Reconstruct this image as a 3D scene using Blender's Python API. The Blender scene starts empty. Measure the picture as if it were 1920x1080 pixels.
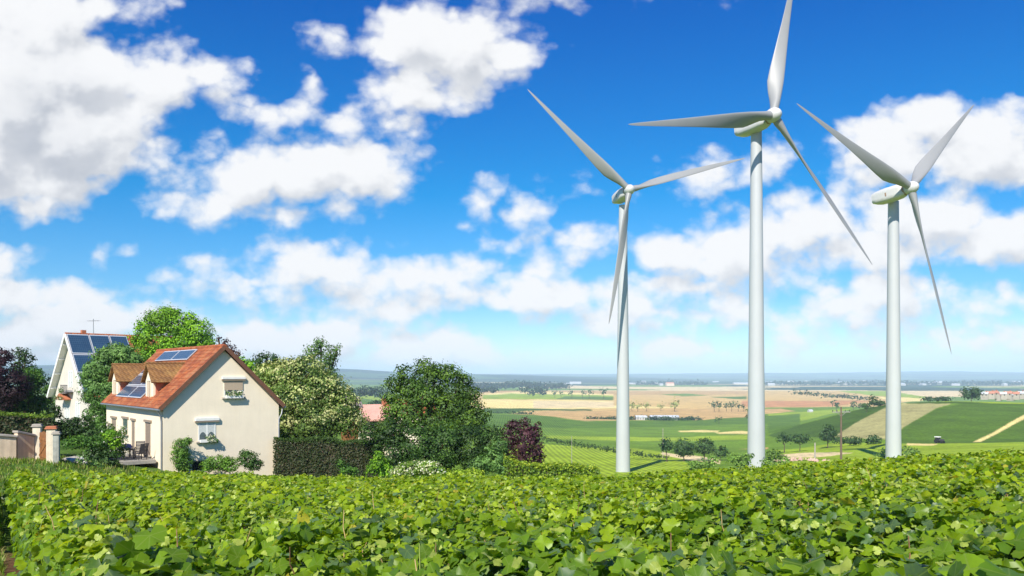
import bpy, math, random
import numpy as np
from mathutils import Vector, Matrix, Quaternion
random.seed(7); rng = np.random.default_rng(7)
S = bpy.context.scene; COL = S.collection
F = 1493.0                      # focal length in photo pixels (28 mm)
HOR = 703.0                     # horizon row of the photo

# ------------------------------------------------------------------ camera, sky, sun, exposure
cam = bpy.data.objects.new('camera', bpy.data.cameras.new('camera')); COL.objects.link(cam)
cam.data.lens = 28.0; cam.data.sensor_width = 36.0; cam.data.shift_y = (HOR - 540) / 1920
cam.data.clip_start = 0.1; cam.data.clip_end = 60000
cam.location = (0, 0, 0); cam.rotation_euler = (math.radians(90), 0, 0)
S.camera = cam
S.view_settings.view_transform = 'Standard'; S.view_settings.look = 'None'
S.view_settings.gamma = 1; S.view_settings.use_curve_mapping = False
S.view_settings.exposure = 0.50
SUN_EL = math.radians(42); SH = Vector((-0.30, -0.955, 0)).normalized()
sund = Vector((SH.x*math.cos(SUN_EL), SH.y*math.cos(SUN_EL), math.sin(SUN_EL)))
sl = bpy.data.lights.new('sun', 'SUN'); sl.energy = 5.0; sl.angle = math.radians(0.5); sl.color = (1, 0.94, 0.82)
sun = bpy.data.objects.new('sun', sl); COL.objects.link(sun)
sun.rotation_euler = sund.to_track_quat('Z', 'Y').to_euler()

W = bpy.data.worlds.new('World'); S.world = W; W.use_nodes = True
try: W.cycles.sampling_method = 'MANUAL'; W.cycles.sample_map_resolution = 1024
except Exception: pass

class NT:
    """small helper to write node graphs"""
    def __init__(s, tree): s.t = tree; s.n = tree.nodes; s.l = tree.links
    def set(s, sock, v):
        if isinstance(v, bpy.types.NodeSocket): s.l.new(v, sock)
        else:
            if hasattr(sock.default_value, '__len__') and not hasattr(v, '__len__'): v = [v]*len(sock.default_value)
            if hasattr(v, '__len__') and len(sock.default_value) == 4 and len(v) == 3: v = (*v, 1)
            sock.default_value = v
    def m(s, op, a, b=None, c=None, clamp=False):
        n = s.n.new('ShaderNodeMath'); n.operation = op; n.use_clamp = clamp
        for i, v in enumerate((a, b, c)):
            if v is not None: s.set(n.inputs[i], v)
        return n.outputs[0]
    def vm(s, op, a, b=None, c=None):
        n = s.n.new('ShaderNodeVectorMath'); n.operation = op
        for i, v in enumerate((a, b, c)):
            if v is not None: s.set(n.inputs[i], v)
        return n.outputs['Value'] if op in ('LENGTH', 'DOT_PRODUCT', 'DISTANCE') else n.outputs['Vector']
    def noise(s, vec, scale, detail=4, rough=0.55, color=False, dist=0.0):
        n = s.n.new('ShaderNodeTexNoise'); s.set(n.inputs['Vector'], vec)
        n.inputs['Scale'].default_value = scale; n.inputs['Detail'].default_value = detail
        n.inputs['Roughness'].default_value = rough; n.inputs['Distortion'].default_value = dist
        return n.outputs['Color' if color else 'Fac']
    def mix(s, f, a, b, mode='MIX'):
        n = s.n.new('ShaderNodeMix'); n.data_type = 'RGBA'; n.blend_type = mode
        s.set(n.inputs[0], f); s.set(n.inputs[6], a); s.set(n.inputs[7], b)
        return n.outputs[2]
    def ramp(s, f, pts, interp='LINEAR'):
        n = s.n.new('ShaderNodeValToRGB'); s.set(n.inputs[0], f); r = n.color_ramp; r.interpolation = interp
        while len(r.elements) < len(pts): r.elements.new(0.5)
        for e, (p, c) in zip(r.elements, pts): e.position = p; e.color = (*c, 1) if len(c) == 3 else c
        return n.outputs[0]
    def mr(s, v, a, b, c=0, d=1, mode='SMOOTHSTEP'):
        n = s.n.new('ShaderNodeMapRange'); n.interpolation_type = mode
        for i, x in enumerate((v, a, b, c, d)): s.set(n.inputs[i], x)
        return n.outputs[0]

# cloud banks: centre and radii as directions (photo columns/rows turned into angles)
CL = [(80,70,150,95),(190,150,170,100),(310,165,130,60),(400,165,75,38),(120,260,210,110),(40,190,150,150),(235,280,90,55),
      (110,345,170,50),(190,25,110,40),(-20,300,150,110),
      (640,85,40,22),(780,75,95,75),(870,105,105,75),(945,120,70,42),(790,190,85,55),(750,235,50,28),
      (592,148,14,18),(205,486,20,12),
      (540,330,190,62),(440,372,140,42),(650,320,130,50),(730,310,70,36),(360,360,70,28),(600,400,80,26),(520,235,80,34),(640,250,80,26),
      (640,515,250,46),(470,532,95,34),(790,525,180,46),(900,560,170,36),(1040,560,130,44),(740,575,160,24),
      (60,565,190,42),(160,600,150,50),(15,495,60,28),(40,640,200,55),(420,615,150,36),(600,640,200,44),(800,655,170,34),(930,665,110,22),
      (905,388,42,30),(870,430,30,14),(985,395,45,30),(1100,362,48,18),(1310,330,62,38),(1430,320,60,42),(930,470,45,16),
      (1110,465,95,42),(1250,475,150,52),(1370,490,110,50),(1290,540,180,32),(1230,590,250,38),(1420,600,110,26),(1010,515,60,16),
      (1500,440,130,62),(1640,290,110,75),(1600,300,40,36),(1745,240,90,45),(1810,300,120,75),(1730,400,160,60),(1880,450,130,62),(1620,470,160,50),(1850,250,60,40),
      (1640,565,150,46),(1560,555,70,26),(1880,560,85,32),(1820,640,130,24),(1900,625,60,26),(1750,685,150,14),(1480,688,120,14),(1260,694,90,12),(1080,645,26,9),(1560,640,60,16),
      (1000,682,140,14),(1330,655,150,20),(700,690,260,14),(1650,655,130,16),(130,670,160,30),(1200,-60,200,60),(1000,-10,130,40),(300,690,300,22)]
def build_sky():
    g = bpy.data.node_groups.new('cloud_density', 'ShaderNodeTree')
    g.interface.new_socket('P', in_out='INPUT', socket_type='NodeSocketVector')
    g.interface.new_socket('D', in_out='OUTPUT', socket_type='NodeSocketFloat')
    q = NT(g); gi = g.nodes.new('NodeGroupInput'); go = g.nodes.new('NodeGroupOutput')
    P0 = gi.outputs[0]
    w1 = q.noise(P0, 9.0, 3, 0.6, color=True)
    P = q.vm('MULTIPLY_ADD', q.vm('SUBTRACT', w1, (0.5, 0.5, 0.5)), (0.07, 0.05, 0.0), P0)
    w2 = q.noise(P0, 34.0, 2, 0.6, color=True)
    P = q.vm('MULTIPLY_ADD', q.vm('SUBTRACT', w2, (0.5, 0.5, 0.5)), (0.022, 0.018, 0.0), P)
    d = None
    for (x, y, rx, ry) in CL:
        cx, cy, rx, ry = (x-960)/F, (HOR-y)/F, rx/F*1.05, ry/F*1.08
        l = q.vm('LENGTH', q.vm('MULTIPLY_ADD', P, (1/rx, 1/ry, 0), (-cx/rx, -cy/ry, 0)))
        l = q.m('MULTIPLY_ADD', l, min(rx, ry)*24, 1-min(rx, ry)*24)      # edge softness in angle, not in radii
        if d is None: d = l
        else:
            n = g.nodes.new('ShaderNodeMath'); n.operation = 'SMOOTH_MIN'; n.inputs[2].default_value = 0.25
            g.links.new(d, n.inputs[0]); g.links.new(l, n.inputs[1]); d = n.outputs[0]
    stretch = q.vm('MULTIPLY', P0, (1.0, 1.35, 1.0))
    f1 = q.noise(stretch, 7.5, 9, 0.60)
    f2 = q.noise(q.vm('ADD', stretch, (3.3, 1.7, 5.0)), 26.0, 6, 0.62)
    fb = q.m('ADD', q.m('MULTIPLY', q.m('SUBTRACT', f1, 0.5), 1.6), q.m('MULTIPLY', q.m('SUBTRACT', f2, 0.5), 0.6))
    vo = g.nodes.new('ShaderNodeTexVoronoi'); vo.feature = 'F1'; vo.inputs['Scale'].default_value = 17
    vo.inputs['Detail'].default_value = 2; vo.inputs['Roughness'].default_value = .5
    wv = q.vm('MULTIPLY_ADD', q.vm('SUBTRACT', w2, (0.5, 0.5, 0.5)), (0.02, 0.02, 0.0), stretch); g.links.new(wv, vo.inputs['Vector'])
    fb = q.m('ADD', fb, q.m('MULTIPLY', q.m('SUBTRACT', 0.86, vo.outputs['Distance']), 0.8))
    D = q.m('ADD', q.m('MULTIPLY', q.m('SUBTRACT', 1.10, d), 1.05), fb)
    g.links.new(D, go.inputs[0])
    t = NT(W.node_tree); t.n.clear()
    tc = t.n.new('ShaderNodeTexCoord'); sp = t.n.new('ShaderNodeSeparateXYZ'); t.l.new(tc.outputs['Generated'], sp.inputs[0])
    ya = t.m('ADD', t.m('ABSOLUTE', sp.outputs[1]), 0.02)
    u = t.m('DIVIDE', sp.outputs[0], ya); v = t.m('DIVIDE', sp.outputs[2], ya)
    cb = t.n.new('ShaderNodeCombineXYZ'); t.l.new(u, cb.inputs[0]); t.l.new(v, cb.inputs[1])
    def dens(off):
        n = t.n.new('ShaderNodeGroup'); n.node_tree = g
        t.set(n.inputs[0], t.vm('ADD', cb.outputs[0], off)); return n.outputs[0]
    d0 = dens((0, 0, 0)); d1 = dens((-0.012, 0.030, 0))
    alpha = t.mr(d0, -0.16, 0.60)
    lit = t.mr(t.m('SUBTRACT', d0, d1), -0.70, 0.35, 0.0, 1.0)
    core = t.mr(d1, 0.4, 2.6)                     # thick cloud overhead: greyer underside
    low = t.noise(t.vm('MULTIPLY', cb.outputs[0], (1.0, 1.8, 1.0)), 5.0, 5, 0.5)
    shade = t.m('MULTIPLY', core, t.mr(low, 0.30, 0.68, 0.15, 1.0))
    shade = t.m('MINIMUM', t.m('ADD', t.m('MULTIPLY', shade, 0.62), t.m('MULTIPLY', t.m('SUBTRACT', 1.0, lit), 0.50)), 0.9)
    ccol = t.mix(shade, (10.5, 10.6, 10.8), (5.4, 5.8, 6.6))
    sky = t.n.new('ShaderNodeTexSky'); sky.sky_type = 'NISHITA'; sky.sun_disc = False
    sky.sun_elevation = SUN_EL; sky.sun_rotation = math.atan2(sund.x, sund.y)
    sky.air_density = 1.0; sky.dust_density = 0.6; sky.ozone_density = 2.0
    el = t.m('MAXIMUM', sp.outputs[2], 0.0)
    tint = t.ramp(el, [(0.0, (1.5, 1.75, 2.05)), (0.09, (0.52, 1.10, 1.60)), (0.22, (0.05, 0.92, 1.55)), (0.45, (0.0, 0.60, 1.60))])
    n = t.n.new('ShaderNodeVectorMath'); n.operation = 'MULTIPLY'; t.l.new(sky.outputs[0], n.inputs[0]); t.l.new(tint, n.inputs[1])
    skyc = n.outputs[0]
    up = t.mr(sp.outputs[2], -0.02, 0.01)
    alpha = t.m('MULTIPLY', alpha, up)
    out = t.mix(alpha, skyc, ccol)
    bg = t.n.new('ShaderNodeBackground'); t.l.new(out, bg.inputs[0]); bg.inputs[1].default_value = 0.065
    wo = t.n.new('ShaderNodeOutputWorld'); t.l.new(bg.outputs[0], wo.inputs[0])
build_sky()

# ------------------------------------------------------------------ helpers
def P(px, py, Y): return Vector(((px-960)/F*Y, Y, (HOR-py)/F*Y))
def tag(o, label=None, cat=None, group=None, kind=None):
    if label: o['label'] = label
    if cat: o['category'] = cat
    if group: o['group'] = group
    if kind: o['kind'] = kind
    return o
def thing(name, label, cat, loc=(0, 0, 0), rz=0.0, group=None):
    o = bpy.data.objects.new(name, None); COL.objects.link(o); o.empty_display_size = 0.3
    o.location = loc; o.rotation_euler = (0, 0, rz)
    return tag(o, label, cat, group)
def link(name, me, parent=None, loc=None, rz=None):
    o = bpy.data.objects.new(name, me); COL.objects.link(o)
    if parent: o.parent = parent
    if loc is not None: o.location = loc
    if rz is not None: o.rotation_euler = (0, 0, rz)
    return o
def np_mesh(name, V, polys, mats, col=None, uv=None, smooth=False, mi=None):
    """V (n,3); polys: list of int arrays (m,k)"""
    me = bpy.data.meshes.new(name); V = np.asarray(V, np.float32)
    me.vertices.add(len(V)); me.vertices.foreach_set('co', V.ravel())
    li = np.concatenate([p.ravel() for p in polys]).astype(np.int32)
    tot = np.concatenate([np.full(len(p), p.shape[1], np.int32) for p in polys])
    st = np.concatenate([[0], np.cumsum(tot)[:-1]]).astype(np.int32)
    me.loops.add(len(li)); me.loops.foreach_set('vertex_index', li)
    me.polygons.add(len(tot)); me.polygons.foreach_set('loop_start', st); me.polygons.foreach_set('loop_total', tot)
    if smooth: me.polygons.foreach_set('use_smooth', np.ones(len(tot), bool))
    if mi is not None: me.polygons.foreach_set('material_index', np.asarray(mi, np.int32))
    for m in mats: me.materials.append(m)
    if col is not None:
        a = me.color_attributes.new('col', 'FLOAT_COLOR', 'POINT')
        c = np.ones((len(V), 4), np.float32); c[:, :3] = col; a.data.foreach_set('color', c.ravel())
    if uv is not None:
        a = me.attributes.new('luv', 'FLOAT2', 'POINT'); a.data.foreach_set('vector', np.asarray(uv, np.float32).ravel())
    me.update(calc_edges=True); me.validate(); return me

class MB:
    def __init__(s): s.v = []; s.f = []; s.mi = []
    def add(s, vs, fs, mi=0):
        b = len(s.v); s.v += [tuple(v) for v in vs]; s.f += [tuple(b+i for i in f) for f in fs]; s.mi += [mi]*len(fs); return s
    def box(s, x0, x1, y0, y1, z0, z1, mi=0):
        v = [(x, y, z) for z in (z0, z1) for y in (y0, y1) for x in (x0, x1)]
        return s.add(v, [(0,2,3,1),(4,5,7,6),(0,1,5,4),(2,6,7,3),(0,4,6,2),(1,3,7,5)], mi)
    def beam(s, a, b, w, h, mi=0):
        a = Vector(a); b = Vector(b); d = (b-a).normalized(); up = Vector((0,0,1)) if abs(d.z) < .95 else Vector((1,0,0))
        x = d.cross(up).normalized()*w/2; y = x.cross(d).normalized()*h/2
        v = [p+i*x+j*y for p in (a, b) for i, j in ((-1,-1),(1,-1),(1,1),(-1,1))]
        return s.add(v, [(0,3,2,1),(4,5,6,7),(0,1,5,4),(1,2,6,5),(2,3,7,6),(3,0,4,7)], mi)
    def tube(s, pts, r, n=8, mi=0, cap=True):
        pts = [Vector(p) for p in pts]; rs = [float(q) for q in r] if hasattr(r, '__len__') else [float(r)]*len(pts); vs = []; fs = []
        for i, p in enumerate(pts):
            d = (pts[min(i+1, len(pts)-1)]-pts[max(i-1, 0)]).normalized()
            up = Vector((0,0,1)) if abs(d.z) < .9 else Vector((1,0,0)); x = d.cross(up).normalized(); y = d.cross(x).normalized()
            vs += [p+rs[i]*(math.cos(a)*x+math.sin(a)*y) for a in [2*math.pi*k/n for k in range(n)]]
        for i in range(len(pts)-1):
            for k in range(n): fs.append((i*n+k, i*n+(k+1)%n, (i+1)*n+(k+1)%n, (i+1)*n+k))
        if cap: fs += [tuple(range(n)), tuple(range((len(pts)-1)*n, len(pts)*n))[::-1]]
        return s.add(vs, fs, mi)
    def prism(s, poly, axis, a, b, mi=0):
        """poly: 2-D points in the plane normal to axis ('x','y' or 'z')"""
        def mk(p, t): return {'x': (t, p[0], p[1]), 'y': (p[0], t, p[1]), 'z': (p[0], p[1], t)}[axis]
        n = len(poly); v = [mk(p, a) for p in poly]+[mk(p, b) for p in poly]
        return s.add(v, [tuple(range(n)), tuple(range(n, 2*n))[::-1]]+[(i, (i+1) % n, n+(i+1) % n, n+i) for i in range(n)], mi)
    def mesh(s, name, mats, smooth=False, bevel=0):
        import bmesh
        me = bpy.data.meshes.new(name); me.from_pydata(s.v, [], s.f)
        for m in (mats if isinstance(mats, (list, tuple)) else [mats]): me.materials.append(m)
        me.polygons.foreach_set('material_index', s.mi)
        bm = bmesh.new(); bm.from_mesh(me); bmesh.ops.recalc_face_normals(bm, faces=bm.faces)
        if bevel: bmesh.ops.bevel(bm, geom=list(bm.edges), offset=bevel, segments=1, affect='EDGES', profile=.5)
        if smooth:
            for f in bm.faces: f.smooth = True
            for e in bm.edges:
                if len(e.link_faces) == 2 and e.calc_face_angle(0) > .8: e.smooth = False
        bm.to_mesh(me); bm.free(); return me
    def obj(s, name, mats, parent=None, loc=None, rz=None, smooth=False, bevel=0):
        return link(name, s.mesh(name, mats, smooth, bevel), parent, loc, rz)

def material(name, col, rough=0.8, var=0.15, scale=3.0, bump=0.0, metal=0.0, spec=0.3, streak=0.0, coat=0.0, bscale=None):
    m = bpy.data.materials.new(name); m.use_nodes = True; t = NT(m.node_tree); t.n.clear()
    b = t.n.new('ShaderNodeBsdfPrincipled'); o = t.n.new('ShaderNodeOutputMaterial'); t.l.new(b.outputs[0], o.inputs[0])
    tc = t.n.new('ShaderNodeTexCoord').outputs['Object']
    n1 = t.noise(tc, scale, 6, 0.6)
    f = t.mr(n1, 0.3, 0.7, 1-var, 1+var, 'LINEAR')
    if streak:
        n2 = t.noise(t.vm('MULTIPLY', tc, (3, 3, 0.25)), 2.0, 4)
        f = t.m('MULTIPLY', f, t.mr(n2, 0.35, 0.75, 1, 1-streak, 'LINEAR'))
    c = t.n.new('ShaderNodeVectorMath'); c.operation = 'SCALE'; c.inputs[0].default_value = col; t.l.new(f, c.inputs['Scale'])
    t.l.new(c.outputs[0], b.inputs['Base Color'])
    b.inputs['Roughness'].default_value = rough; b.inputs['Metallic'].default_value = metal
    b.inputs['Specular IOR Level'].default_value = spec; b.inputs['Coat Weight'].default_value = coat
    if bump:
        bp = t.n.new('ShaderNodeBump'); bp.inputs['Strength'].default_value = bump; bp.inputs['Distance'].default_value = 0.02
        t.l.new(t.noise(tc, bscale or scale*12, 4), bp.inputs['Height']); t.l.new(bp.outputs[0], b.inputs['Normal'])
    return m
def leaf_material(name, trans=0.35, rough=0.5, veins=False, spec=0.3, sat=1.0):
    m = bpy.data.materials.new(name); m.use_nodes = True; t = NT(m.node_tree); t.n.clear()
    at = t.n.new('ShaderNodeAttribute'); at.attribute_name = 'col'; c = at.outputs['Color']
    if veins:
        uv = t.n.new('ShaderNodeAttribute'); uv.attribute_name = 'luv'; vv = uv.outputs['Vector']; best = None
        for a in (0, 0.85, -0.85, 1.75, -1.75):
            d = (math.sin(a), math.cos(a), 0); nrm = (math.cos(a), -math.sin(a), 0)
            al = t.vm('DOT_PRODUCT', vv, d); ac = t.m('ABSOLUTE', t.vm('DOT_PRODUCT', vv, nrm))
            e = t.m('ADD', ac, t.m('MULTIPLY', t.m('LESS_THAN', al, 0.0), 1.0))
            best = e if best is None else t.m('MINIMUM', best, e)
        c = t.mix(t.mr(best, 0.012, 0.035, 0.35, 0.0), c, (0.30, 0.38, 0.10))
        tc = t.n.new('ShaderNodeTexCoord').outputs['Object']
        c = t.mix(t.mr(t.noise(tc, 60, 3), 0.4, 0.75, 0, 0.25), c, (0.16, 0.26, 0.02))
    d = t.n.new('ShaderNodeBsdfPrincipled'); t.set(d.inputs['Base Color'], c); d.inputs['Roughness'].default_value = rough
    d.inputs['Specular IOR Level'].default_value = spec
    tr = t.n.new('ShaderNodeBsdfTranslucent')
    t.l.new(t.mix(1.0, c, (1.5, 1.35, 0.5), 'MULTIPLY'), tr.inputs[0])
    mx = t.n.new('ShaderNodeMixShader'); mx.inputs[0].default_value = trans
    t.l.new(d.outputs[0], mx.inputs[1]); t.l.new(tr.outputs[0], mx.inputs[2])
    o = t.n.new('ShaderNodeOutputMaterial'); t.l.new(mx.outputs[0], o.inputs[0]); return m

# ------------------------------------------------------------------ terrain heights
US = np.array([-1.0,-.64,-.5,-.4,-.25,-.05,.1,.2,.3,.36,.42,.48,.55,.65,1.0])
TB = [ # distance, then the ground's slope seen from the eye (z / distance) in each of those directions
 (50,  [-.09,-.095,-.110,-.126,-.138,-.142,-.15,-.155,-.15,-.14,-.135,-.13,-.125,-.12,-.11]),
 (80,  [-.058,-.058,-.060,-.085,-.115,-.135,-.15,-.155,-.15,-.145,-.14,-.135,-.13,-.125,-.115]),
 (120, [-.046,-.046,-.050,-.065,-.095,-.12,-.145,-.15,-.142,-.138,-.132,-.128,-.12,-.12,-.11]),
 (220, [-.05,-.05,-.055,-.06,-.08,-.10,-.123,-.123,-.12,-.115,-.110,-.106,-.10,-.095,-.09]),
 (350, [-.05,-.05,-.055,-.06,-.075,-.09,-.102,-.102,-.10,-.096,-.088,-.0835,-.083,-.081,-.077]),
 (450, [-.045,-.045,-.05,-.055,-.068,-.08,-.09,-.092,-.09,-.085,-.072,-.060,-.056,-.056,-.05]),
 (600, [-.04,-.04,-.045,-.05,-.06,-.07,-.082,-.083,-.077,-.062,-.045,-.0345,-.0315,-.034,-.036]),
 (800, [-.037,-.037,-.04,-.045,-.052,-.06,-.068,-.070,-.066,-.062,-.052,-.045,-.042,-.042,-.042]),
 (1000,[-.035,-.035,-.04,-.042,-.046,-.05,-.055,-.057,-.056,-.055,-.053,-.050,-.048,-.048,-.048]),
 (1400,[-.032,-.032,-.034,-.036,-.038,-.040,-.043,-.043,-.043,-.043,-.042,-.042,-.040,-.040,-.040]),
 (2000,[-.029,-.029,-.029,-.029,-.029,-.030,-.031,-.031,-.031,-.031,-.031,-.031,-.030,-.030,-.030]),
 (3000,[-.020,-.020,-.020,-.020,-.020,-.021,-.0215,-.0215,-.0215,-.0215,-.0215,-.0215,-.021,-.021,-.021]),
 (4500,[-.012,-.012,-.012,-.012,-.012,-.0135,-.0145,-.0145,-.0145,-.0145,-.0145,-.0145,-.0145,-.0145,-.0145]),
 (6000,[-.003,-.003,-.003,-.003,-.004,-.008,-.0105,-.0108,-.0108,-.0108,-.0108,-.0108,-.0108,-.0108,-.0108]),
 (8000,[.012,.012,.012,.011,.0088,.0018,-.003,-.007,-.008,-.008,-.008,-.008,-.008,-.008,-.008]),
 (11000,[.006,.006,.006,.005,.004,-.001,-.003,-.004,-.004,-.004,-.004,-.004,-.004,-.003,-.003]),
 (14500,[.006,.006,.006,.005,.004,.001,.0008,.001,.0022,.0030,.0032,.0038,.0052,.0036,.003]),
 (20000,[.001]*15)]
SU = np.array([-.64,-.45,-.25,.13,.31,.48,.65]); SV = np.array([-.095,-.104,-.111,-.108,-.097,-.086,-.072])
GU = np.linspace(-1, 1, 401); GL = np.linspace(math.log(42), math.log(20000), 400)
_t = []
for Yd in np.exp(GL):
    _t.append(None)
def rise(u, Y):
    t = np.clip((np.asarray(Y)-28)/12, 0, 1); t = t*t*(3-2*t)
    return np.interp(u, [-.57, -.51, -.455], [1.4, 1.0, 0])*t
def _tab():
    ks = [math.log(42)]+[math.log(r[0]) for r in TB]
    vals = [np.interp(GU, SU, SV)-1.8/42+rise(GU, 42.)/42]+[np.interp(GU, US, r[1]) for r in TB]
    A = np.array(vals)                                    # rows: distances
    Z = A*np.exp(np.array(ks))[:, None]
    G = np.array([np.interp(GL, ks, A[:, j]) for j in range(len(GU))]).T
    k = np.array([1,4,6,4,1])/16.
    for _ in range(3):                                    # soften the creases
        Gp = np.pad(G, ((2,2),(2,2)), 'edge')
        G1 = sum(k[i]*Gp[i:i+G.shape[0], 2:-2] for i in range(5)); Gp = np.pad(G1, ((2,2),(2,2)), 'edge')
        G = sum(k[i]*Gp[2:-2, i:i+G.shape[1]] for i in range(5))
    return G
GT = _tab()
def gz(X, Y):
    X = np.asarray(X, float); Y = np.asarray(Y, float); u = np.clip(X/np.maximum(Y, 1.0), -.999, .999)
    near = -1.8+np.interp(u, SU, SV)*np.maximum(Y, 0)+rise(u, Y)
    Yc = np.clip(Y, 42.001, 19990); fi = (np.log(Yc)-GL[0])/(GL[1]-GL[0]); fj = (u+1)/2*400
    i = np.clip(fi.astype(int), 0, 398); j = np.clip(fj.astype(int), 0, 399); a = fi-i; b = fj-j
    v = GT[i, j]*(1-a)*(1-b)+GT[i+1, j]*a*(1-b)+GT[i, j+1]*(1-a)*b+GT[i+1, j+1]*a*b
    far = v*Yc
    w = np.clip((Y-38)/8, 0, 1)
    return near*(1-w)+far*w
def gzf(x, y): return float(gz(np.array([x]), np.array([y]))[0])
def G(px, Y, up=0.0):
    x = (px-960)/F*Y; return Vector((x, Y, gzf(x, Y)+up))

# ------------------------------------------------------------------ ground sheet with its fields
def inpoly(x, y, poly):
    r = np.zeros(x.shape, bool); n = len(poly)
    for i in range(n):
        x0, y0 = poly[i]; x1, y1 = poly[(i+1) % n]
        c = ((y0 > y) != (y1 > y)) & (x < (x1-x0)*(y-y0)/((y1-y0) or 1e-9)+x0); r ^= c
    return r
TAN=(.62,.42,.15); WHEAT=(.80,.63,.23); PALE=(.72,.56,.29); PINK=(.55,.35,.13); GR=(.14,.24,.015); LG=(.28,.38,.02); DG=(.06,.115,.008); MG=(.095,.18,.010); FOR=(.018,.04,.018); BLUE=(.03,.06,.06); ORG=(.55,.26,.10)
FIELDS = [ # colour, outline on the plain, nearest and farthest distance
 (GR, [(-900,1200),(2900,1200),(2900,600),(-900,600)], 100, 30000),
 (TAN, [(870,726),(1720,726),(1760,745),(1660,760),(1500,800),(1380,792),(900,768)], 700, 9000),
 (PINK, [(900,726),(960,724),(985,729),(1080,730),(1170,727),(1420,728),(1420,740),(1150,741),(960,738),(905,738)], 700, 9000),
 (WHEAT, [(900,738),(990,734),(1060,735),(1150,740),(1150,743),(930,742)], 700, 9000),
 (LG, [(905,741),(960,738),(1040,739),(1150,742),(1148,750),(1030,749),(905,748)], 700, 9000),
 (MG, [(1060,743),(1150,744),(1150,750),(1040,749)], 700, 9000),
 (WHEAT, [(880,749),(1040,750),(1150,752),(1280,755),(1300,764),(1150,766),(1000,767),(885,764)], 700, 9000),
 (PALE, [(1000,752),(1160,753),(1150,764),(1000,765)], 700, 9000),
 (TAN, [(1150,742),(1420,742),(1420,764),(1280,764),(1150,760)], 700, 9000),
 (DG, [(905,765),(1000,766),(1110,768),(1110,770),(990,770),(935,775),(905,772)], 700, 9000),
 (PINK, [(1000,771),(1110,770),(1250,766),(1500,766),(1500,772),(1420,785),(1300,786),(1100,789),(1000,777),(950,776)], 700, 9000),
 (GR, [(1230,739),(1290,738),(1330,741),(1280,743)], 700, 9000),
 (MG, [(1330,744),(1480,742),(1490,748),(1380,748)], 700, 9000),
 (PALE, [(1400,718),(1640,724),(1700,730),(1560,733),(1400,730)], 700, 9000),
 (ORG, [(1390,752),(1560,748),(1640,752),(1560,762),(1430,764),(1390,762)], 700, 9000),
 (TAN, [(1400,735),(1520,735),(1640,748),(1560,752),(1400,751)], 700, 9000),
 (LG, [(1560,732),(1660,733),(1740,741),(1740,748),(1640,742)], 700, 9000),
 (WHEAT, [(1640,744),(1735,747),(1728,752),(1680,753)], 700, 9000),
 (GR, [(1700,722),(1930,722),(1930,733),(1700,731)], 700, 9000),
 (PALE, [(1690,731),(1810,733),(1810,744),(1740,745),(1690,737)], 700, 9000),
 (GR, [(1440,762),(1560,762),(1640,754),(1560,775),(1500,792),(1440,800)], 500, 1500),
 (GR, [(1430,765),(1560,763),(1640,754),(1675,757),(1600,790),(1500,806),(1430,812)], 420, 1500),
 (PINK, [(1400,768),(1465,766),(1492,771),(1440,776),(1400,777)], 500, 1700),
 (LG, [(1440,776),(1560,768),(1600,766),(1500,790),(1440,792)], 420, 1500),
 (MG, [(900,777),(1000,778),(1100,790),(1300,788),(1500,776),(1500,812),(900,812)], 450, 1300),
 (GR, [(900,800),(1120,803),(1250,800),(1440,794),(1440,815),(1250,818),(900,818)], 430, 1200),
 (LG, [(1020,817),(1250,820),(1430,815),(1430,823),(1260,828),(1150,826),(1020,822)], 380, 1000),
 (GR, [(900,819),(1060,820),(1150,832),(1260,846),(1350,856),(1600,856),(1600,830),(1430,822),(1430,1000),(900,1000)], 180, 420),
 (LG, [(1020,822),(1100,826),(1180,838),(1270,852),(1300,880),(1300,1000),(900,1000),(900,822)], 170, 440),
 (DG, [(1440,816),(1500,797),(1560,780),(1662,755),(1680,748),(1664,763),(1600,796),(1565,820),(1450,820)], 330, 680),
 ((.40,.36,.14), [(1563,820),(1600,795),(1664,762),(1700,754),(1790,755),(1757,764),(1697,799),(1668,824)], 330, 680),
 ((.085,.155,.010), [(1668,826),(1696,800),(1758,765),(1800,757),(2300,757),(2300,840),(1668,840)], 320, 720),
 (LG, [(1745,750),(1830,744),(2300,744),(2300,762),(1850,756),(1790,755)], 480, 800),
 (DG, [(1700,754),(1790,753),(1850,755),(2000,762),(2000,765),(1850,758),(1790,756),(1700,757)], 480, 800),
 (WHEAT, [(1820,830),(1860,812),(1921,777),(1960,755),(1975,755),(1925,783),(1870,813),(1835,830)], 330, 650),
 (LG, [(1440,826),(1670,832),(2300,826),(2300,900),(1440,900),(1440,838)], 180, 380),
 (WHEAT, [(1700,831),(1760,832),(1750,835),(1700,835)], 250, 420),
 (PINK, [(1365,835),(1440,832),(1440,842),(1370,842)], 200, 420),
 (PALE, [(1460,851),(1540,848),(1600,849),(1560,855),(1470,860)], 150, 330),
 (PALE, [(1240,848),(1300,854),(1350,862),(1350,870),(1290,862),(1240,852)], 150, 420),
 (WHEAT, [(1270,808),(1310,806),(1350,807),(1345,810),(1275,810)], 400, 1000),
 (WHEAT, [(1340,811),(1390,808),(1420,811),(1400,814),(1350,814)], 400, 1000),
 (MG, [(640,730),(740,735),(740,790),(600,790)], 300, 6000),
 (LG, [(672,738),(700,741),(724,752),(700,750),(672,746)], 300, 6000),
]
def hashn(x, y, s):   # cheap value noise
    i = np.floor(x); j = np.floor(y); a = x-i; b = y-j; a = a*a*(3-2*a); b = b*b*(3-2*b)
    h = lambda p, q: np.modf(np.abs(np.sin(p*127.1+q*311.7+s*74.7)*43758.5453))[0]
    return h(i, j)*(1-a)*(1-b)+h(i+1, j)*a*(1-b)+h(i, j+1)*(1-a)*b+h(i+1, j+1)*a*b
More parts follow.
